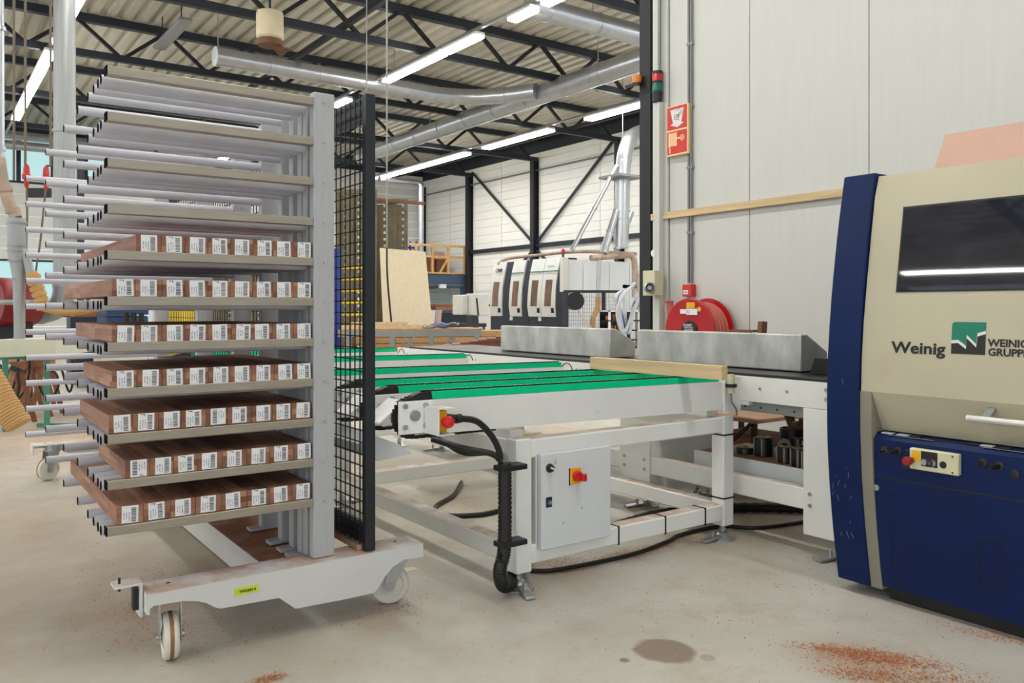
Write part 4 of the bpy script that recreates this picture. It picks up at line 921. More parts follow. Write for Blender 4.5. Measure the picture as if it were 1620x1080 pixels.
for y in (yf, 4.62, 6.35):
    for z0, z1, nm in ((0.108, 0.19, 'bottom_beam'), (0.56, 0.64, 'top_beam')):
        if y == 4.62 and z0 > 0.5: pass
        b_ = M().box((2.043 + s_, y + 0.001, z0), (3.358, y + s_ - 0.001, z1), 0.006).build(nm, WP, C)
for x in (2.043, 3.358):
    for y0, y1 in ((yf + s_, 4.62), (4.62 + s_, 6.35)):
        b_ = M().box((x + 0.001, y0, 0.108), (x + s_ - 0.001, y1, 0.19), 0.006).build('bottom_beam', WP, C)
        M().box((x + 0.001, y0, 0.56), (x + s_ - 0.001, y1, 0.64), 0.006).build('top_beam', WP, C)
# cable ties on front bottom beam and right leg
for px in (979, 1053, 1116):
    x = PY(px, 850, yf).x; M().box((x - 0.004, yf - 0.0015, 0.1065), (x + 0.004, yf + s_, 0.1925)).build('cable_tie', 'black_plastic', C)
for z in (0.572 - 0.03, 0.215): M().box((3.3565, yf - 0.0015, z), (3.358 + s_ + 0.0015, yf + s_ + 0.001, z + 0.008)).build('cable_tie', 'black_plastic', C)
# rails
RY = [2.81, 3.09, 3.41, 4.09, 5.22, 6.35]
RZ0, RZ1, GZ = 0.705, 0.840, 0.871       # at the left end; the rails dip a little to the right
def dip(x): return -0.018 * (x - 1.64) / 1.72
for i, y in enumerate(RY):
    bt = RZ0
    r_ = M(); r_.prism([(1.64, bt), (3.36, bt - 0.03), (3.36, RZ1 - 0.018), (1.64, RZ1)], 1, y, y + 0.05)
    ra = r_.build('rail', WP, C)
    M().prism([(1.64, RZ1 + 0.0005), (3.345, RZ1 - 0.0175), (3.345, GZ - 0.018), (1.64, GZ)], 1, y + 0.008, y + 0.044).build('wear_strip', 'green_plastic', ra)
    M().prism([(1.54, RZ1 - 0.006), (1.645, RZ1 + 0.001), (1.639, GZ), (1.585, GZ - 0.002), (1.50, RZ1 - 0.004)], 1, y + 0.006, y + 0.046).build('lead_in', 'black_plastic', ra)
    # chain lying on top and round the end
    ch = M(); x = 1.60
    while x < 3.32:
        ch.box((x, y + 0.018, GZ + dip(x)), (x + 0.022, y + 0.034, GZ + 0.006 + dip(x))); x += 0.03
    co_ = ch.build('chain', 'cutter_dark', ra); co_['kind'] = 'stuff'
    # end plate with four bolts and shaft end
    ep = M().box((1.488, y - 0.012, 0.715), (1.635, y, RZ1 + 0.001), 0.002).build('end_plate', WP, ra)
    M().lathe([(0, -0.012), (0.018, -0.012), (0.022, -0.006), (0.022, 0.0)], (1.556, y - 0.012, 0.785), (0, 1, 0), 18).build('shaft_end', 'hub_grey', ep)
    for bx_, bz in ((1.512, 0.823), (1.602, 0.823), (1.512, 0.743), (1.602, 0.743)): M().cyl((bx_, y - 0.021, bz), (bx_, y - 0.012, bz), 0.011, 6).build('bolt', 'zinc', ep)
    gd = M(); gd.prism([(1.50, 0.81), (1.53, 0.83), (1.50, 0.80)], 1, y + 0.06, y + 0.12)
    if i in (0, 1):   # sloping catch plate between the first rails
        M().add([(1.44, y + 0.06, 0.758), (1.445, y + 0.20, 0.758), (1.55, y + 0.20, 0.836), (1.545, y + 0.06, 0.836)] + [(1.44, y + 0.06, 0.752), (1.445, y + 0.20, 0.752), (1.55, y + 0.20, 0.830), (1.545, y + 0.06, 0.830)], [(0, 1, 2, 3), (7, 6, 5, 4), (0, 4, 5, 1), (1, 5, 6, 2), (2, 6, 7, 3), (3, 7, 4, 0)]).build('catch_plate', WP, C)
    # chain drooping behind the end plate
    c2 = M()
    for k in range(14):
        an = PI * 0.5 + PI * k / 13; c2.box((1.562 + 0.075 * math.cos(an) - 0.009, y + 0.016, 0.775 + 0.075 * math.sin(an) - 0.009), (1.562 + 0.075 * math.cos(an) + 0.009, y + 0.036, 0.775 + 0.075 * math.sin(an) + 0.009))
    x = 1.57
    while x < 1.95: c2.box((x, y + 0.016, 0.69), (x + 0.02, y + 0.036, 0.703)); x += 0.028
    o_ = c2.build('return_chain', 'cutter_dark', ra); o_['kind'] = 'stuff'
M().cyl((1.556, 2.80, 0.785), (1.556, 6.4, 0.785), 0.018, 14).build('drive_shaft', 'hub_grey', C)
for x in (2.05, 3.30): M().box((x, 2.86, 0.6405), (x + 0.07, 6.4, 0.676)).build('rail_support', WP, C)
g = M(); g.prism([(1.46, 0.70), (1.60, 0.64), (1.66, 0.60), (1.50, 0.585), (1.42, 0.66)], 1, 3.0, 5.9); g.build('chain_guard', 'cabinet_grey', C)
M().cyl(PY(945, 650, 2.81), PY(945, 650, 2.804), 0.007, 8).build('bolt', 'zinc', C)
# right end: sensor
M().box((3.361, 2.795, 0.66), (3.49, 2.81, 0.842), 0.002).build('end_bracket', WP, C)
sn = M().cyl((3.375, 2.765, 0.765), (3.375, 2.765, 0.86), 0.02, 14).build('sensor', 'cream_box', C); M().cyl((3.375, 2.765, 0.795), (3.375, 2.765, 0.812), 0.03, 14).build('ring_nut', 'black_plastic', sn); M().cyl((3.375, 2.765, 0.765), (3.375, 2.765, 0.785), 0.018, 14).build('sleeve', 'cabinet_grey', sn)
M().sweep(smooth([(3.375, 2.765, 0.765), (3.38, 2.765, 0.72), (3.42, 2.77, 0.68), (3.45, 2.79, 0.645)]), 0.005, 8).build('lead', 'hub_grey', sn)
M().cyl((3.42, 2.77, 0.80), (3.42, 2.795, 0.80), 0.010, 6).build('bolt', 'zinc', C)
# emergency stop box
eb = M(); ex0 = PY(676, 660, 2.72).x
eb.box((1.597, 2.69, 0.715), (1.67, 2.797, 0.719)); eb.box((1.597, 2.69, 0.815), (1.67, 2.797, 0.819)); eb.box((1.597, 2.69, 0.719), (1.601, 2.797, 0.815)); eb.box((1.601, 2.790, 0.719), (1.67, 2.797, 0.815))
eo = eb.build('emergency_stop_box', WP, C)
M().box((1.604, 2.715, 0.725), (1.652, 2.79, 0.808), 0.004).build('switch_body', 'yellow_plastic', eo)
M().lathe([(0, 0), (0.012, 0), (0.014, 0.02), (0.022, 0.022), (0.024, 0.032), (0.02, 0.045), (0.0, 0.05)], (1.636, 2.716, 0.766), (0, -1, 0), 20).build('stop_button', 'red_plastic', eo)
# hoses from it down to the corrugated riser
M().sweep(smooth([(1.66, 2.74, 0.778), (1.72, 2.735, 0.768), (1.80, 2.735, 0.75), (1.87, 2.74, 0.69), (1.91, 2.745, 0.63), (1.925, 2.75, 0.585)]), 0.013, 12).build('cable_sleeve', 'hose_black', C)
M().cyl((1.70, 2.735, 0.767), (1.725, 2.735, 0.769), 0.018, 12).build('sleeve_clip', 'black_plastic', C)
for k in range(3): M().sweep(smooth([(1.72 + 0.05 * k, 2.95 + 0.1 * k, 0.66), (1.80 + 0.03 * k, 2.85 + 0.05 * k, 0.63 - 0.02 * k), (1.90, 2.78, 0.605), (1.93, 2.752, 0.575)]), 0.013 - 0.002 * k, 10).build('cable_sleeve', 'hose_black', C)
for k in range(3): M().sweep(smooth([(1.915 + 0.012 * k, 2.75, 0.61), (1.935 + 0.012 * k, 2.75, 0.59), (1.945 + 0.006 * k, 2.752, 0.55)]), 0.005, 8).build('wire', 'cable_grey', C)
pth = smooth([(1.95, 2.755, 0.57), (1.95, 2.755, 0.45), (1.95, 2.755, 0.3), (1.945, 2.755, 0.2), (1.925, 2.755, 0.13), (1.94, 2.76, 0.072), (2.0, 2.80, 0.045), (2.1, 2.90, 0.042), (2.2, 2.98, 0.042)], 16)
rs = [0.030 if i % 2 else 0.026 for i in range(len(pth))]
M().sweep(pth, 0.03, 16, rs=rs).build('corrugated_riser', 'hose_black', C, ang=80)
for z in (0.535, 0.225): M().box((1.915, 2.722, z), (2.043, 2.79, z + 0.022), 0.003).build('pipe_clip', 'black_plastic', C)
# control cabinet hung in the frame
cb = M().box((2.145, 2.80, 0.165), (2.54, 2.96, 0.575), 0.003).build('control_cabinet', 'cabinet_grey', C)
dr = M().box((2.15, 2.765, 0.168), (2.545, 2.797, 0.578), 0.004).build('door', 'cabinet_grey', C)
def yd(px, py): p = PY(px, py, 2.765); return p
p = yd(869, 740); M().lathe([(0, 0), (0.019, 0), (0.019, 0.008), (0.014, 0.012), (0.012, 0.024), (0, 0.025)], p, (0, -1, 0), 20).build('selector_knob', 'black_plastic', dr); M().bar(p + Vector((-0.012, -0.028, 0.006)), p + Vector((0.014, -0.028, -0.006)), 0.006, 0.008).build('knob_lever', 'print_white', dr)
p = yd(910, 752); M().box((p.x - 0.032, 2.757, p.z - 0.035), (p.x + 0.03, 2.765, p.z + 0.035), 0.003).build('switch_plate', 'yellow_plastic', dr); M().box((p.x - 0.036, 2.761, p.z - 0.038), (p.x - 0.03, 2.765, p.z + 0.036)).build('switch_edge', 'black_plastic', dr)
M().lathe([(0, 0), (0.023, 0), (0.021, 0.02), (0, 0.022)], (p.x, 2.757, p.z), (0, -1, 0), 20).build('main_switch', 'red_plastic', dr); M().box((p.x + 0.004, 2.715, p.z - 0.020), (p.x + 0.028, 2.737, p.z + 0.012), 0.003).build('switch_handle', 'red_plastic', dr)
p = yd(868, 794); M().box((p.x - 0.016, 2.760, p.z - 0.022), (p.x + 0.016, 2.765, p.z + 0.022), 0.003).build('lock_plate', 'lock_blue', dr); M().cyl((p.x, 2.753, p.z), (p.x, 2.76, p.z), 0.009, 14).build('lock', 'zinc', dr)
p = yd(878, 731); text('knob_print', '0 I II', 0.011, 'sign_red', dr, (p.x + 0.004, 2.7642, p.z - 0.008), (0.2, 0, 1), (-1, 0, 0.2))
for px, py in ((891, 827), (921, 803)): p = yd(px, py); M().box((p.x - 0.0015, 2.7645, p.z - 0.006), (p.x + 0.0015, 2.7652, p.z + 0.006)).build('scratch', 'label_ink', dr)
for z in (0.185, 0.55): pass
# cables on the floor
def floor_cable(name, lab, pts, r, z=None, mt='hose_black', rib=False):
    P = smooth([(x, y, (r + 0.001) if z is None else z) for x, y in pts], 14 if rib else 8)
    rs = [r if i % 2 else r * 0.88 for i in range(len(P))] if rib else None
    tag(M().sweep(P, r, 12, rs=rs).build(name, mt, org=P[0], ang=80 if rib else 35), lab, 'cable' if not rib else 'hose')
floor_cable('floor_cable', 'thin black cable running across the floor under the conveyor', [(2.25, 2.98), (2.33, 2.93), (2.49, 2.905), (2.8, 2.89), (3.1, 2.945), (3.25, 2.99), (3.55, 2.98), (3.69, 2.84), (4.05, 2.76), (4.4, 2.7)], 0.010)
floor_cable('corrugated_hose', 'thick black corrugated hose on the floor behind the conveyor leg', [(2.21, 3.0), (2.36, 3.14), (2.6, 3.2), (3.0, 3.25), (3.45, 3.3), (3.9, 3.14), (4.25, 2.87), (4.5, 2.75)], 0.030, rib=True)
floor_cable('floor_cable', 'black cable looped on the floor behind the corrugated riser', [(3.0, 4.75), (2.75, 4.45), (2.5, 4.25), (2.45, 4.05), (2.6, 3.95), (2.75, 3.95)], 0.014)
# pine beam lying across the rail ends
m = M().box((0, 0, 0), (0.045, 0.9, 0.066), 0.0015)
o = m.build('pine_beam', 'pine'); o.location = (3.045, 2.55, GZ - 0.0085); o.rotation_euler = (0, 0, 0.03)
tag(o, 'pale pine beam lying across the green rail ends', 'beam')
# scraps on the frame and floor
for k, (px, py, L, a) in enumerate(((660, 690, 0.0, 0), (1000, 808, 0.12, 0.3), (820, 688, 0.1, 0.5))):
    if L:
        q = PZ(px, py, 0.001) if k == 1 else Vector((2.15, 2.9, 0.6405)); tag(M().box((q.x, q.y, q.z), (q.x + L, q.y + 0.012, q.z + 0.006)).build('wood_splinter', 'pine', org=q), 'thin pale wood splinter ' + ('on the floor under the conveyor' if k == 1 else 'lying on the conveyor frame'), 'splinter')
p = PZ(650, 901, 0); tag(M().box((p.x - 0.035, p.y - 0.02, 0.0005), (p.x + 0.03, p.y + 0.03, 0.002)).build('paper_scrap', 'cream_box', org=p), 'small pale yellow paper scrap on the floor beside the castor', 'paper')

# ================================================================== planer infeed table
XI0 = 3.5
I = thing('infeed_table', 'long white infeed table with dark iron top feeding the blue planer', 'table', (3.6, 2.5, 0))
M().box((XI0, 2.02, 0.715), (XI0 + 0.02, 6.62, 0.846), 0.003).build('side_beam', WP, I)
M().box((XI0, 2.02, 0.8465), (4.15, 6.4, 0.862), 0.003).build('table_top', 'table_iron', I)
M().box((4.13, 2.02, 0.715), (4.15, 6.4, 0.846)).build('rear_beam', WP, I)
for k, (y, z) in enumerate(((2.30, 0.81), (2.30, 0.765), (2.52, 0.785), (2.68, 0.787), (2.85, 0.79), (2.97, 0.79))):
    M().cyl((XI0 - 0.008, y, z), (XI0, y, z), 0.011 if k < 2 else 0.007, 6).build('bolt', 'zinc', I)
for y in (4.23, 5.43, 6.54):  # arched covers at the rail ends
    M().sweep([(XI0 - 0.003, y - 0.06 * math.cos(k * PI / 10), 0.775 + 0.06 * math.sin(k * PI / 10)) for k in range(1, 10)], 0.003, 6).build('cover_arc', 'black_plastic', I)
    M().cyl((XI0 - 0.007, y - 0.1, 0.80), (XI0, y - 0.1, 0.80), 0.006, 6).build('bolt', 'zinc', I)
M().box((XI0 + 0.03, 2.2, 0.66), (XI0 + 0.035, 3.4, 0.715)).build('perforated_rail', 'hub_grey', I)
for k in range(10): y = 2.3 + 0.1 * k; M().cyl((XI0 + 0.028, y, 0.685), (XI0 + 0.0305, y, 0.685), 0.006, 8).build('rail_hole', 'black_plastic', I)
M().box((XI0 - 0.005, 2.75, 0.695), (XI0 + 0.03, 3.02, 0.714)).build('light_strip', 'label_white', I)
for y0, y1 in ((2.17, 2.43), (3.47, 3.72), (5.9, 6.15)):
    lg = M().box((XI0 + 0.0, y0, 0.10), (XI0 + 0.012, y1, 0.714), 0.003).build('leg', WP, I)
    M().prism([(XI0 + 0.012, 0.10), (XI0 + 0.6, 0.10), (XI0 + 0.6, 0.714), (XI0 + 0.012, 0.714)], 1, y0 + 0.0005, y0 + 0.012).build('leg_web', WP, I)
    for z in (0.245, 0.30):
        for yy in ((y1 - 0.04,) if y0 < 3 else (y0 + 0.04, y1 - 0.04)): M().cyl((XI0 - 0.008, yy, z), (XI0, yy, z), 0.010, 6).build('bolt', 'zinc', lg)
    foot(I, XI0 + 0.09, y0 + 0.1, 0.10, claw=(-1, 0.3)); foot(I, XI0 + 0.52, y0 + 0.1, 0.10, claw=(1, -0.5))
for y0, y1 in ((2.43, 3.47), (3.72, 5.9)):
    M().box((XI0 + 0.013, y0 - 0.02, 0.215), (XI0 + 0.07, y1 + 0.02, 0.32), 0.006).build('lower_beam', WP, I)
    if y0 > 3: continue
    y1 = 3.24
    M().box((XI0 + 0.13, y0 - 0.01, 0.30), (XI0 + 0.137, y1, 0.385)).build('tray_lip', 'cabinet_grey', I)
    M().box((XI0 + 0.137, y0 - 0.01, 0.368), (XI0 + 0.60, y1, 0.378)).build('tray', 'cutter_shelf', I)
# machined steel fence blocks
def fence(y0, y1, lab):
    prof = [(3.73, 0.866), (3.73, 1.062), (3.785, 1.062), (3.965, 0.965), (3.965, 0.866)]
    o = M().prism(prof, 1, y0, y1).build('fence_block', 'machined_steel', org=(3.73, y0, 0.866))
    bv = o.modifiers.new('bevel', 'BEVEL'); bv.width = 0.008; bv.segments = 2; bv.limit_method = 'ANGLE'
    tag(o, lab, 'steel block', 'machined fence blocks on the infeed table')
fence(2.60, 3.81, 'right machined grey steel fence block next to the blue planer'); fence(4.06, 5.33, 'left machined grey steel fence block farther from the planer')
t = thing('feed_guide', 'black bracket guide between steel fence block and planer', 'bracket', (3.75, 2.4, 0.863))
M().prism([(2.12, 0.945), (2.50, 0.945), (2.53, 0.865), (2.38, 0.865), (2.33, 0.885), (2.27, 0.905), (2.12, 0.905)], 0, 3.70, 3.76).build('plate', 'black_plastic', t)
M().box((3.76, 2.1, 0.93), (3.92, 2.35, 0.97)).build('rail', 'hub_grey', t)
p = PX(1215, 520, 4.15); t = thing('wood_offcut_pile', 'short brown upright offcut behind the right steel block', 'offcut', (4.05, p.y, 0.863))
M().bar((4.07, 3.12, 0.866), (4.07, 3.10, 1.12), 0.05, 0.03).build('upright_piece', 'brown_wood', t); M().box((4.05, 3.16, 1.055), (4.1, 3.34, 1.068)).build('flat_piece', 'brown_wood', t); M().box((4.0, 3.2, 0.863), (4.1, 3.3, 1.054)).build('support_piece', 'brown_wood', t)

# cutter heads and rollers on the tray
def roller(px, py_top, py_bot, half, X, lab, tilt=False):
    c = PX(px, py_bot, X); h = max(0.02, PX(px, py_top, X).z - 0.379); rr = half * (X / ray(px)[0]) / F
    t = thing('cutter_head', lab, 'cutter head', (X, c.y, 0.379), group='cutter heads on the tray')
    if tilt:
        o0 = Vector((X, c.y, 0.379 + rr)); ax = (-0.75, -0.6, 0.15)
    else:
        o0 = Vector((X, c.y, 0.379)); ax = (0, 0, 1)
    hh = 0.05 if tilt else h
    M().lathe([(rr * 0.35, hh), (rr * 0.95, hh), (rr, hh - 0.004), (rr, 0.003), (rr * 0.95, 0), (rr * 0.35, 0)], o0, ax, 20, close=True).build('body', 'cutter_dark', t)
    M().lathe([(rr * 0.35, hh + 0.002), (rr * 0.85, hh + 0.002), (rr * 0.85, hh), (rr * 0.35, hh)], o0, ax, 20, close=True).build('face', 'cutter_top', t)
    if not tilt:
        for k in range(4):
            an = k * PI / 2 + 0.5; q = o0 + Vector((rr * math.cos(an), rr * math.sin(an), 0)); M().box((q.x - 0.005, q.y - 0.005, q.z + 0.004), (q.x + 0.005, q.y + 0.005, q.z + hh - 0.004)).build('knife', 'hub_grey', t)
for a in ((1180, 707, 718, 14, 3.80, 'low flat cutter head leftmost on the tray'), (1208, 691, 721, 14, 3.82, 'tall cutter head beside the flat one on the tray'), (1240, 700, 722, 13, 3.95, 'cutter head tipped on its side among the others', True), (1265, 692, 722, 15, 3.98, 'wide cutter head at the back of the tray'), (1243, 706, 728, 13, 3.74, 'dark cutter head in the front of the group'), (1264, 709, 734, 12, 3.70, 'dark cutter head second from the white leg'), (1281, 713, 738, 11, 3.66, 'dark cutter head closest to the white leg'), (1278, 704, 724, 12, 3.86, 'small cutter head behind the front ones beside the leg')):
    roller(*a)
p = PX(1250, 690, 4.0); t = thing('scrap_bin', 'round grey bin heaped with brown wood scraps behind the cutter heads', 'bin', (4.0, p.y, 0.379))
rr = 0.075; M().lathe([(rr * 0.9, 0), (rr, 0), (rr, 0.14), (rr * 0.9, 0.14)], (4.03, p.y, 0.379), (0, 0, 1), 20, close=True).build('drum', 'cutter_dark', t)
for k in range(9): a = random.uniform(0, 6.28); q = Vector((4.03 + 0.03 * math.cos(a), p.y + 0.05 * math.sin(a), 0.51)); M().bar(q, q + Vector((random.uniform(-0.03, 0.03), random.uniform(-0.09, 0.09), random.uniform(0.02, 0.09))), 0.03, 0.012).build('scrap', 'brown_wood', t)
p = PX(1281, 680, 3.9); tag(M().box((3.9, p.y - 0.03, 0.48), (3.95, p.y + 0.02, 0.57), 0.002).build('small_carton', 'label_white', org=(3.9, p.y, 0.48)), 'small white and blue carton beside the wood scraps', 'carton')
tag(M().box((3.9, p.y - 0.05, 0.379), (4.0, p.y + 0.05, 0.479), 0.002).build('parts_carton', 'pink_box', org=(3.9, p.y, 0.379)), 'pale open carton under the small white carton', 'carton')
# little table with wooden top behind
a = PX(1135, 668, 4.45)
t = thing('side_table', 'small stand with dusty brown wooden top behind the conveyor leg', 'table', (4.6, 3.75, 0))
M().box((4.25, 3.28, 0.475), (4.85, 3.9, 0.50), 0.003).build('top', 'cutter_shelf', t)
for y in (3.34, 3.84):
    for x in (4.3, 4.8): M().bar((x, y, 0), (x, y, 0.475), 0.03, 0.03).build('leg', 'cutter_dark', t)
M().bar((4.28, 3.34, 0.475), (4.28, 3.6, 0.25), 0.02, 0.02).build('brace', 'cutter_dark', t)
tag(M().box((4.45, 3.4, 0.0), (4.75, 3.75, 0.36), 0.01).build('wooden_box', 'brown_wood', org=(4.6, 3.7, 0)), 'brown wooden box under the small stand', 'box')
tag(M().lathe([(0.05, 0), (0.13, 0), (0.13, 0.06), (0.05, 0.06)], (4.36, 3.5, 0.14), (-0.8, -0.5, 0), 20, close=True).build('rubber_tyre', 'black_plastic', org=(4.36, 3.5, 0.14)), 'dark wheel leaning against the brown box under the stand', 'wheel')

# ================================================================== the blue and beige planer
PL = thing('planer', 'large blue and beige planing machine with tinted hood window', 'planer', (3.9, 1.0, 0))
def spl(pts, n=5):
    return [(p.x, p.y) for p in smooth([(a, b, 0) for a, b in pts], n)]
rim = spl([(3.245, 1.765), (3.19, 1.5), (3.143, 1.2), (3.118, 0.9), (3.122, 0.6), (3.155, 0.3), (3.20, 0.045)])
pn = M().prism(rim + [(4.85, 0.045), (4.85, 1.60), (4.70, 1.765)], 1, 1.905, 2.05).build('end_panel', 'planer_blue', PL, ang=30)
bv = pn.modifiers.new('bevel', 'BEVEL'); bv.width = 0.006; bv.segments = 2; bv.limit_method = 'ANGLE'; bv.angle_limit = 0.8
YE = -1.8
rs_ = random.Random(5)
def xr(z):
    for (x0, z0), (x1, z1) in zip(rim, rim[1:]):
        if z1 <= z <= z0: return x0 + (x1 - x0) * (z - z0) / (z1 - z0)
    return rim[-1][0]
for k in range(14):
    z = rs_.choice((0.52, 0.50, 0.48, 0.44, 0.38, 0.33, 0.27, 0.22, 0.90)) + rs_.uniform(-0.02, 0.02); y = rs_.uniform(1.925, 2.03); dz, dy = rs_.uniform(-0.03, 0.03), rs_.uniform(-0.012, 0.012)
    p, q = Vector((xr(z) - 0.0006, y, z)), Vector((xr(z + dz) - 0.0006, y + dy, z + dz)); M().bar(p, q, 0.0012, 0.0012).build('scratch', 'hub_grey', pn)
low = [(xr(z) + 0.012, z) for z in (0.86, 0.7, 0.5, 0.3, 0.15, 0.045)]
M().prism(low + [(3.35, 0.045), (3.35, 0.86)], 1, 1.855, 1.904).build('edge_strip', 'planer_grey', PL)
# hood: curved front, kink, undercut
hp = [(3.262, 1.75), (3.232, 1.66), (3.205, 1.5), (3.172, 1.3), (3.150, 1.15), (3.136, 1.0), (3.130, 0.862), (3.215, 0.70), (3.34, 0.70), (3.40, 1.75)]
hd = M().prism(hp, 1, YE, 1.90).build('hood', 'planer_beige', PL, ang=12)
M().box((3.30, YE, 0.05), (4.8, 1.90, 1.735)).build('housing', 'planer_beige', PL)
def xh(z):
    for (x0, z0), (x1, z1) in zip(hp, hp[1:8]):
        if z1 <= z <= z0: return x0 + (x1 - x0) * (z - z0) / (z1 - z0)
    return hp[0][0]
# window pane in a dark gasket
wz = [1.60, 1.5, 1.4, 1.3, 1.268]
def strip(dx0, dx1, y0, y1, zz): return M().prism([(xh(z) - dx0, z) for z in zz] + [(xh(z) + dx1, z) for z in reversed(zz)], 1, y0, y1)
strip(0.002, 0.004, 0.35, 1.772, [1.607] + wz + [1.262]).build('window_gasket', 'black_plastic', hd)
strip(0.004, 0.001, 0.356, 1.766, wz).build('window', 'hood_glass', hd, ang=60)
# lettering and emblem on the hood
tx, ty = (0, -1, 0), Vector((xh(1.14) - xh(1.02), 0, 0.12)).normalized()
def hp_(px, py, d=0.0012):
    p = PX(px, py, 3.145)
    for _ in range(4): p = PX(px, py, xh(p.z))
    return p - Vector((d, 0, 0))
a, b = hp_(1410.5, 557), hp_(1497, 557)
text('lettering', 'Weinig', 0.062, 'print_black', hd, a, tx, ty, 0.0016, width=abs(a.y - b.y))
e0, e1, e2 = hp_(1504.5, 559), hp_(1558.5, 560), hp_(1505.5, 509)
ew = e0.y - e1.y; eh = e2.z - e0.z
def em(u, v, d=0.0): z = e0.z + v * eh; return Vector((xh(z) - 0.0012 - d, e0.y - u * ew, z))
em_o = M(); zig = [(0, 0.42), (0.2, 0.44), (0.44, 0.26), (0.45, 0.60), (0.74, 0.32), (0.76, 0.66), (1.0, 0.74)]
upper = [(0, 0.36 + 0.06), (0, 0.95), (0.05, 1.0), (1, 1.0), (1, 0.74)]
em_o.add([em(0, 0), em(1, 0)] + [em(u, v - 0.10) for u, v in reversed(zig)], [tuple(range(2 + len(zig)))])
em_o.build('emblem_black', 'print_black', hd)
M().add([em(u, v) for u, v in zig] + [em(1, 1), em(0.06, 1), em(0, 0.94)], [tuple(range(len(zig) + 3))]).build('emblem_green', 'logo_green', hd)
zz = M()
for (u0, v0), (u1, v1) in zip(zig, zig[1:]): zz.add([em(u0, v0 - 0.10, 0.0002), em(u1, v1 - 0.10, 0.0002), em(u1, v1, 0.0002), em(u0, v0, 0.0002)], [(0, 1, 2, 3)])
zz.build('emblem_zigzag', 'print_white', hd)
a, b = hp_(1563, 547.5), hp_(1563, 562); wpx = abs(hp_(1563, 547).y - hp_(1620, 547).y)
text('lettering', 'WEINIG', 0.0375, 'print_black', hd, a, tx, ty, 0.0011, width=wpx * 1.13); text('lettering', 'GRUPPE', 0.0375, 'print_black', hd, b, tx, ty, 0.0011, width=wpx * 1.13)
# handle bar on the undercut
hx = 3.095
h1 = PX(1530, 660, hx); hh = M().cyl((hx, h1.y, 0.80), (hx, 0.4, 0.80), 0.0125, 18).build('handle', 'handle_silver', hd)
for y in (1.40, 0.6): M().bar((hx + 0.002, y, 0.806), (3.165, y, 0.845), 0.03, 0.018, 0.003).build('handle_bracket', 'hub_grey', hh)
# blue lower body
lb = spl([(3.145, 0.672), (3.148, 0.56), (3.155, 0.45), (3.172, 0.3), (3.196, 0.14), (3.212, 0.062)], 3)
body = M().prism([(3.32, 0.697), (3.205, 0.695), (3.165, 0.690)] + lb + [(3.6, 0.062), (3.6, 0.697)], 1, YE, 1.853).build('lower_body', 'planer_blue', PL, ang=25)
M().box((3.26, YE, 0.0), (4.7, 1.85, 0.0615)).build('plinth', 'black_plastic', PL)
def xb(z):
    for (x0, z0), (x1, z1) in zip(lb, lb[1:]):
        if z1 <= z <= z0: return x0 + (x1 - x0) * (z - z0) / (z1 - z0)
    return lb[0][0] if z > 0.5 else lb[-1][0]
def bp_(px, py):
    p = PX(px, py, 3.15)
    for _ in range(4): p = PX(px, py, xb(p.z))
    return p
def bplate(nm, mt, px0, py0, px1, py1, th, par=body, c=0.002):
    a, b = bp_(px0, py0), bp_(px1, py1); x = min(xb(a.z), xb(b.z))
    return M().box((x - th, b.y, b.z), (x + 0.003, a.y, a.z), c).build(nm, mt, par)
zs = bp_(1366, 749).z
M().box((xb(zs) - 0.0012, YE, zs - 0.003), (xb(zs) + 0.003, 1.852, zs + 0.003)).build('panel_seam', 'black_plastic', body)
cp = M(); a, b = bp_(1443, 710), bp_(1521, 747); zA, zB = 0.658, 0.577
cpo = M().box((xb(zA) - 0.022, b.y, zB), (xb(zA) + 0.004, a.y, zA), 0.004).build('control_plate', 'cream_box', body)
fx = xb(zA) - 0.022; zc = 0.615
def ct(px): return bp_(px, 730).y + 0.012
M().box((fx - 0.001, ct(1466), zc - 0.005), (fx, ct(1453), zA - 0.008)).build('yellow_plate', 'yellow_plastic', cpo); M().box((fx - 0.001, ct(1493), zc - 0.02), (fx, ct(1467), zA - 0.006)).build('legend_plate', 'black_plastic', cpo)
M().lathe([(0, 0.045), (0.016, 0.043), (0.018, 0.035), (0.017, 0.022), (0.013, 0.018), (0.012, 0.0)], (fx, ct(1452), zc - 0.004), (-1, 0, 0), 20).build('stop_button', 'dark_red_plastic', cpo)
for px, mt in ((1473, 'zinc'), (1486, 'zinc')): M().lathe([(0, 0.012), (0.010, 0.012), (0.013, 0.004), (0.013, 0)], (fx, ct(px), zc - 0.004), (-1, 0, 0), 18).build('key_switch', mt, cpo)
M().bar((fx - 0.014, ct(1486), zc + 0.006), (fx - 0.014, ct(1486), zc - 0.014), 0.008, 0.008).build('switch_lever', 'print_black', cpo); M().cyl((fx - 0.002, ct(1502), zc - 0.004), (fx, ct(1502), zc - 0.004), 0.013, 18).build('blank_cover', 'black_plastic', cpo)
for px, z in ((1445, zA - 0.01), (1517, zA - 0.012), (1517, zB + 0.01)): M().cyl((fx - 0.0015, ct(px), z), (fx, ct(px), z), 0.004, 8).build('screw', 'label_ink', cpo)
for px, py, ln in ((1399, 711, 0.012), (1421, 713, 0.05), (1555, 732, 0.012), (1581, 737, 0.05), (1434, 735, 0.003), (1606, 750, 0.003)):
    q = bp_(px, py); rr = 0.017
    kn = M().lathe([(0, 0.006), (rr * 0.6, 0.006), (rr, 0.004), (rr, 0)], q, (-1, 0, 0), 20).build('adjuster_socket', 'black_plastic', body)
    if ln > 0.01: M().cyl(q, q + Vector((-ln, 0.01, -0.004)), 0.008 if ln > 0.02 else 0.009, 12).build('adjuster_shaft', 'cutter_dark', kn)
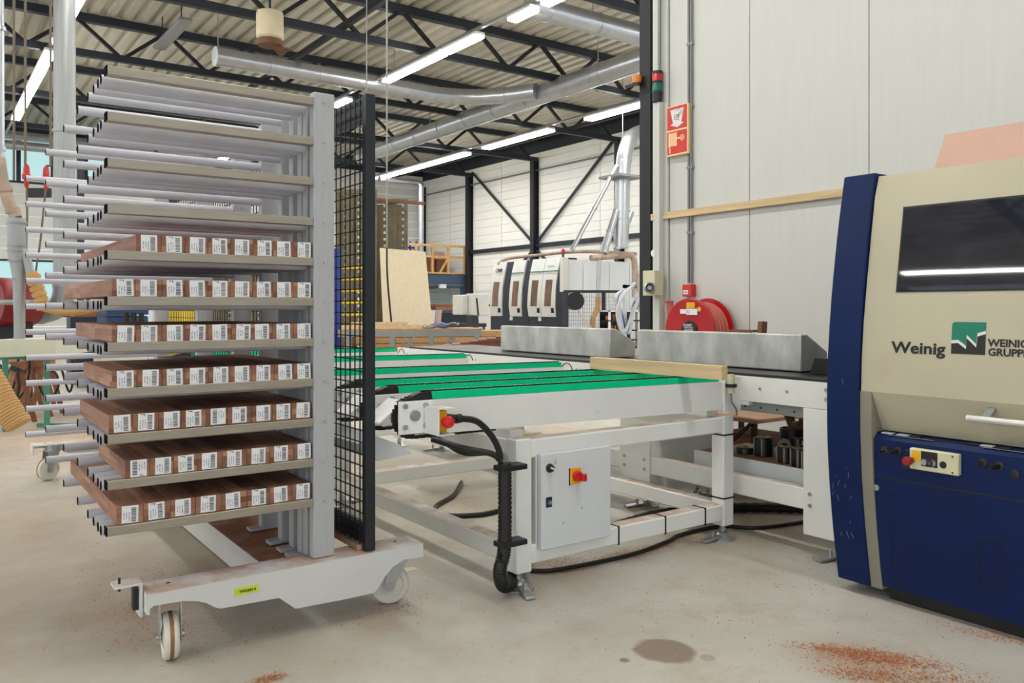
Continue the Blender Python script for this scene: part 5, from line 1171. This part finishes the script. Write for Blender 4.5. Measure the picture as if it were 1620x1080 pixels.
q = bp_(1387, 771); M().cyl(q + Vector((-0.004, 0, 0)), q, 0.012, 18).build('lock', 'zinc', body)
# scored outlines of the access covers
def outline(nm, pts):
    m = M()
    for p, q in zip(pts, pts[1:] + pts[:1]):
        k = 6
        P = [bp_(p[0] + (q[0] - p[0]) * i / k, p[1] + (q[1] - p[1]) * i / k) - Vector((0.0006, 0, 0)) for i in range(k + 1)]
        m.sweep(P, 0.0014, 5)
    m.build(nm, 'print_black', body)
outline('cover_joint', [(1405, 772), (1416.5, 774), (1423, 906), (1412, 903)]); outline('cover_joint', [(1548, 848), (1587, 855), (1590.5, 936), (1551, 927)])
# little gauges on the ledge
for k, px in enumerate((1384, 1405, 1429, 1450, 1540, 1562, 1590)):
    q = PX(px, 690 + (px - 1384) * 0.09, 3.185); m_ = M().box((3.172, q.y - 0.022, 0.6915), (3.202, q.y + 0.022, 0.6965), 0.001).build('gauge', ['black_plastic', 'cabinet_grey', 'cabinet_grey', 'black_plastic', 'black_plastic', 'cabinet_grey', 'black_plastic'][k], body)
for y0, y1 in ((1.62, 1.80), (1.27, 1.44)): M().box((3.158, y0, 0.6905), (3.168, y1, 0.6915)).build('scale_strip', 'hub_grey', body)
# cardboard lying on top
q0, q1 = PX(1482, 262, 3.7), PX(1497, 234, 3.7)
tag(M().add([(3.55, 1.83, 1.752), (3.55, 0.6, 1.752), (3.85, 0.6, 2.0), (3.85, 1.92, 2.0), (3.556, 1.83, 1.752), (3.556, 0.6, 1.752), (3.856, 0.6, 2.0), (3.856, 1.92, 2.0)], [(0, 1, 2, 3), (7, 6, 5, 4), (0, 4, 5, 1), (1, 5, 6, 2), (2, 6, 7, 3), (3, 7, 4, 0)]).build('cardboard_sheet', 'cardboard', org=(3.6, 1.2, 1.752)), 'pinkish brown cardboard sheet propped on top of the planer', 'cardboard')

# ================================================================== things on the white panel wall
XQ = XI - 0.001
# batten leaning along the wall
a, b = PX(1031, 344, 5.47), PX(1345, 302.5, 5.47)
tag(M().bar(a, Vector((5.47, b.y - 0.4, b.z)), 0.03, 0.06, 0.002).build('wall_batten', 'pine', org=a), 'long pale pine batten fixed level across the white panel wall', 'batten')
# conduits
def wy(px, py, X=XQ): return PX(px, py, X)
t = thing('wall_conduit', 'pair of thin grey conduits running down the white wall to the red call point', 'conduit', wy(1092, 450))
for dy in (0.0, 0.028): M().cyl((5.478, 4.925 + dy, 1.42), (5.478, 4.925 + dy, ZR), 0.011, 10).build('tube', 'conduit_grey', t)
for z in (3.5, 2.95, 2.42, 1.85): M().box((5.47, 4.905, z), (5.5, 4.975, z + 0.02)).build('saddle', 'hub_grey', t)
t = thing('wall_conduit', 'thin grey conduit above the red and green signal light', 'conduit', (5.45, 5.27, 3.4)); M().cyl((5.44, 5.265, 3.32), (5.44, 5.265, ZR), 0.016, 10).build('tube', 'conduit_grey', t)
# call point
t = thing('call_point', 'small red fire call point box on the white wall', 'call point', (5.44, 4.94, 1.30))
M().box((5.435, 4.885, 1.30), (5.499, 4.99, 1.405), 0.004).build('box', 'sign_red', t); M().box((5.433, 4.92, 1.32), (5.435, 4.975, 1.355)).build('glass_plate', 'label_white', t)
for k in range(3): M().box((5.4322, 4.958 - 0.014 * k, 1.333), (5.433, 4.967 - 0.014 * k, 1.341)).build('mark', 'print_black', t)
# fire signs
t = thing('fire_sign', 'red projecting fire alarm and hose reel sign on the white wall', 'sign', (5.47, 5.05, 2.56))
M().box((5.44, 4.93, 2.55), (5.499, 5.175, 2.99), 0.002).build('board', 'sign_cream', t)
for z0, z1 in ((2.565, 2.765), (2.78, 2.982)): M().box((5.4385, 4.937, z0), (5.44, 5.168, z1)).build('red_field', 'sign_red', t)
def sg(y, z, d=0.0): return (5.4382 - d, 5.168 - y, z)
M().add([sg(0.035, 2.958), sg(0.195, 2.958), sg(0.165, 2.835), sg(0.195, 2.83), sg(0.12, 2.795), sg(0.035, 2.825), sg(0.068, 2.835)], [tuple(range(7))]).build('arrow', 'print_white', t)
m = M()
for a, b in (((0.09, 2.865), (0.135, 2.865)), ((0.135, 2.865), (0.135, 2.905)), ((0.135, 2.905), (0.09, 2.905)), ((0.09, 2.905), (0.09, 2.865)), ((0.12, 2.895), (0.18, 2.945)), ((0.135, 2.885), (0.18, 2.92)), ((0.11, 2.94), (0.15, 2.955))):
    m.bar(sg(a[0], a[1], 0.001), sg(b[0], b[1], 0.001), 0.004, 0.003)
m.build('finger_outline', 'label_ink', t); M().box(sg(0.105, 2.878, 0.0005), sg(0.12, 2.893, 0.001)).build('button_mark', 'sign_red', t)
m = M(); m.box(sg(0.025, 2.635, 0), sg(0.105, 2.752, 0.0005)); m.box(sg(0.015, 2.63, 0), sg(0.025, 2.757, 0.0006)); m.box(sg(0.105, 2.63, 0), sg(0.112, 2.757, 0.0006)); m.box(sg(0.105, 2.692, 0), sg(0.155, 2.704, 0.0005)); m.box(sg(0.025, 2.575, 0), sg(0.037, 2.63, 0.0005)); m.lathe([(0.02, 0), (0.026, 0), (0.026, 0.001), (0.02, 0.001)], sg(0.175, 2.698), (-1, 0, 0), 20, close=True)
m.box(sg(0.151, 2.695, 0), sg(0.199, 2.701, 0.0005)); m.box(sg(0.172, 2.674, 0), sg(0.178, 2.722, 0.0005)); m.build('reel_symbol', 'sign_cream', t)
m = M()
for k in range(6): m.box(sg(0.035 + 0.012 * k, 2.638, 0.0006), sg(0.037 + 0.012 * k, 2.749, 0.001))
m.build('symbol_lines', 'sign_red', t)
# signal tower
t = thing('signal_tower', 'red and green signal light stack on the white corner trim', 'signal light', (5.41, 5.27, 3.05))
c = (5.42, 5.275)
for z0, z1, mt, r in ((3.06, 3.13, 'black_plastic', 0.045), (3.13, 3.155, 'black_plastic', 0.05), (3.155, 3.225, 'lamp_green', 0.046), (3.225, 3.245, 'black_plastic', 0.05), (3.245, 3.31, 'lamp_red', 0.046), (3.31, 3.335, 'black_plastic', 0.05)):
    M().cyl((c[0], c[1], z0), (c[0], c[1], z1), r, 20).build('lens' if mt.startswith('lamp') else 'collar', mt, t)
t = thing('trunking', 'white vertical trunking below the signal light', 'trunking', (5.44, 5.27, 0)); M().box((5.41, 5.24, 0.0), (5.474, 5.31, 3.058), 0.004).build('cover', 'wall_panel_white', t)
# amber beacon on bracket
p = PY(1008, 126, 5.55); t = thing('beacon', 'amber warning beacon on a dark bracket at the black column', 'beacon', p)
M().lathe([(0.04, -0.04), (0.048, 0.0), (0.045, 0.035), (0.0, 0.045)], p, (0, 0, 1), 18).build('lens', 'amber', t); M().box((p.x - 0.06, p.y - 0.07, p.z - 0.07), (5.39, p.y + 0.1, p.z - 0.045)).build('bracket', 'cutter_dark', t); M().cyl(p + Vector((0, 0, -0.045)), p + Vector((0, 0, -0.035)), 0.05, 16).build('base', 'black_plastic', t)
# junction box with sounder
t = thing('sounder_box', 'cream box with round grey horn at the wall corner beside the black column', 'sounder', (5.36, 5.26, 1.31))
M().box((5.30, 5.19, 1.31), (5.409, 5.34, 1.535), 0.005).build('box', 'cream_box', t); q = PX(1026, 460, 5.26); M().lathe([(0, 0.04), (0.02, 0.04), (0.03, 0.02), (0.04, 0.06), (0.05, 0.05), (0.045, -0.02), (0.03, -0.04)], (5.28, 5.24, 1.38), (-0.6, -0.8, 0), 18).build('horn', 'zinc', t)
p = PX(1031, 402, 5.46); tag(M().cyl((5.44, 5.40 - 0.06, 1.70), (5.475, 5.40 - 0.06, 1.70), 0.035, 14).build('push_button', 'label_white', org=(5.45, 5.34, 1.7)), 'small white round fitting on the white corner trim', 'fitting')
# fire hose reel
RXc, RYc, RZc = 5.24, 4.75, 1.0
pc_ = PX(1091, 523, 5.22); RYc, RZc = pc_.y, pc_.z
t = thing('fire_hose_reel', 'round red fire hose reel mounted on the white wall', 'hose reel', (RXc, RYc, RZc))
R_ = 0.272
M().lathe([(0, 0.0), (0.10, 0.0), (R_ - 0.012, -0.012), (R_, -0.004), (R_, 0.006), (0.0, 0.008)], (5.22, RYc, RZc), (1, 0, 0), 48).build('front_disc', 'reel_red', t)
M().lathe([(0, 0.0), (R_, 0.0), (R_, 0.008), (0, 0.008)], (5.44, RYc, RZc), (1, 0, 0), 40).build('rear_disc', 'reel_red', t)
for k in range(5): M().lathe([(R_ - 0.055 + 0.022 * math.cos(an * PI / 4), 0.022 * math.sin(an * PI / 4)) for an in range(8)], (5.254 + 0.042 * k, RYc, RZc), (1, 0, 0), 40, close=True).build('hose_turn', 'hose_red', t)
M().cyl((5.23, RYc, RZc), (5.499, RYc, RZc), 0.06, 20).build('axle', 'dark_red_plastic', t)
hb = M().lathe([(0, -0.012), (0.078, -0.012), (0.085, -0.006), (0.085, 0.0)], (5.218, RYc, RZc), (1, 0, 0), 32).build('hub_label', 'print_black', t)
def rl(px, py): return PX(px, py, 5.205)
q = rl(1077, 516); text('hub_print', 'KLIMO', 0.032, 'print_white', hb, Vector((5.2055, RYc + 0.055, RZc + 0.035)), (0, -1, 0), (0, 0, 1), 0.0005)
for k in range(3): M().box((5.2052, RYc - 0.05, RZc + 0.022 - 0.012 * k), (5.206, RYc + 0.05, RZc + 0.027 - 0.012 * k)).build('hub_line', 'print_white', hb)
for px0, py0, px1, py1, mt in ((1086, 478, 1099, 487, 'yellow_plastic'), (1086, 488, 1103, 498, 'label_white'), (1076, 489, 1085.5, 496, 'label_white')):
    a, b = rl(px0, py0), rl(px1, py1); M().box((5.2045, b.y, b.z), (5.21, a.y, a.z)).build('sticker', mt, t)
q = rl(1106, 489); M().cyl((5.2045, q.y, q.z), (5.21, q.y, q.z), 0.02, 18).build('sticker', 'yellow_plastic', t)
q = rl(1089, 493); M().lathe([(0.010, 0), (0.013, 0), (0.013, 0.001), (0.010, 0.001)], (5.2035, q.y, q.z), (1, 0, 0), 18, close=True).build('prohibition_ring', 'sign_red', t)
t = thing('valve', 'pinkish valve fitting on a red riser left of the hose reel', 'valve', (5.42, 5.12, 1.0))
M().cyl((5.42, 5.12, 0.5), (5.42, 5.12, 1.17), 0.018, 12).build('riser', 'sign_red', t); M().cyl((5.42, 5.12, 1.15), (5.42, 5.12, 1.25), 0.03, 14).build('body', 'hose_red', t); M().cyl((5.36, 5.12, 1.255), (5.46, 5.12, 1.255), 0.012, 10).build('lever', 'hose_red', t)

# ================================================================== sawdust and chips on the floor (nobody could count them)
def scatter(nm, lab, mt, spots, lo, hi, seed):
    rnd = random.Random(seed); m = M()
    for (px, py, n, sx, sy, rot) in spots:
        c = PZ(px, py, 0); ca, sa = math.cos(rot), math.sin(rot)
        for _ in range(n):
            u, v = rnd.gauss(0, sx), rnd.gauss(0, sy); x, y = c.x + u * ca - v * sa, c.y + u * sa + v * ca
            if x > 3.24 and y < 2.1: continue
            l, w_, a = rnd.uniform(lo, hi), rnd.uniform(lo, hi) * 0.5, rnd.uniform(0, 6.28); dx, dy = math.cos(a) * l, math.sin(a) * l; ex, ey = -math.sin(a) * w_, math.cos(a) * w_
            z0, z1 = rnd.uniform(0.0006, 0.002), rnd.uniform(0.0006, 0.005)
            m.add([(x - dx - ex, y - dy - ey, z0), (x + dx - ex, y + dy - ey, z1), (x + dx + ex, y + dy + ey, z1), (x - dx + ex, y - dy + ey, z0)], [(0, 1, 2, 3)])
    o = m.build(nm, mt, recalc=False); tag(o, lab, 'sawdust', kind='stuff')
sp = [(1345, 1030, 900, 0.10, 0.025, -0.9), (1400, 1045, 1100, 0.11, 0.03, -0.9), (1370, 1068, 600, 0.07, 0.03, -0.9), (1460, 1072, 700, 0.12, 0.04, -0.9), (1380, 1010, 250, 0.5, 0.3, 0), (1600, 1012, 500, 0.12, 0.03, -1.2),
      (960, 882, 700, 0.18, 0.025, 0.05), (1040, 868, 500, 0.15, 0.025, 0.2), (880, 890, 350, 0.1, 0.04, 0), (1240, 845, 250, 0.08, 0.08, 0), (1290, 884, 60, 0.03, 0.02, 0),
      (235, 920, 500, 0.14, 0.25, 0), (225, 970, 500, 0.12, 0.18, 0), (270, 1000, 300, 0.1, 0.06, 0.3), (180, 900, 200, 0.25, 0.4, 0), (425, 1074, 250, 0.03, 0.015, 0), (620, 962, 250, 0.12, 0.06, 0.2), (380, 1010, 120, 0.2, 0.06, 0),
      (700, 810, 700, 0.3, 0.6, 0), (900, 960, 200, 0.6, 0.3, 0), (1150, 940, 250, 0.5, 0.2, 0), (1100, 990, 100, 0.4, 0.2, 0), (90, 690, 900, 0.35, 0.8, 0), (60, 780, 250, 0.4, 0.5, 0)]
scatter('sawdust_chips', 'rusty brown wood shavings scattered over the concrete floor', 'sawdust', sp, 0.0012, 0.0042, 3)
scatter('pale_chips', 'pale wood chips sprinkled over the concrete floor', 'sawdust_pale', [(a, b, c // 6, d * 1.3, e * 1.3, f_) for a, b, c, d, e, f_ in sp], 0.0012, 0.004, 4)
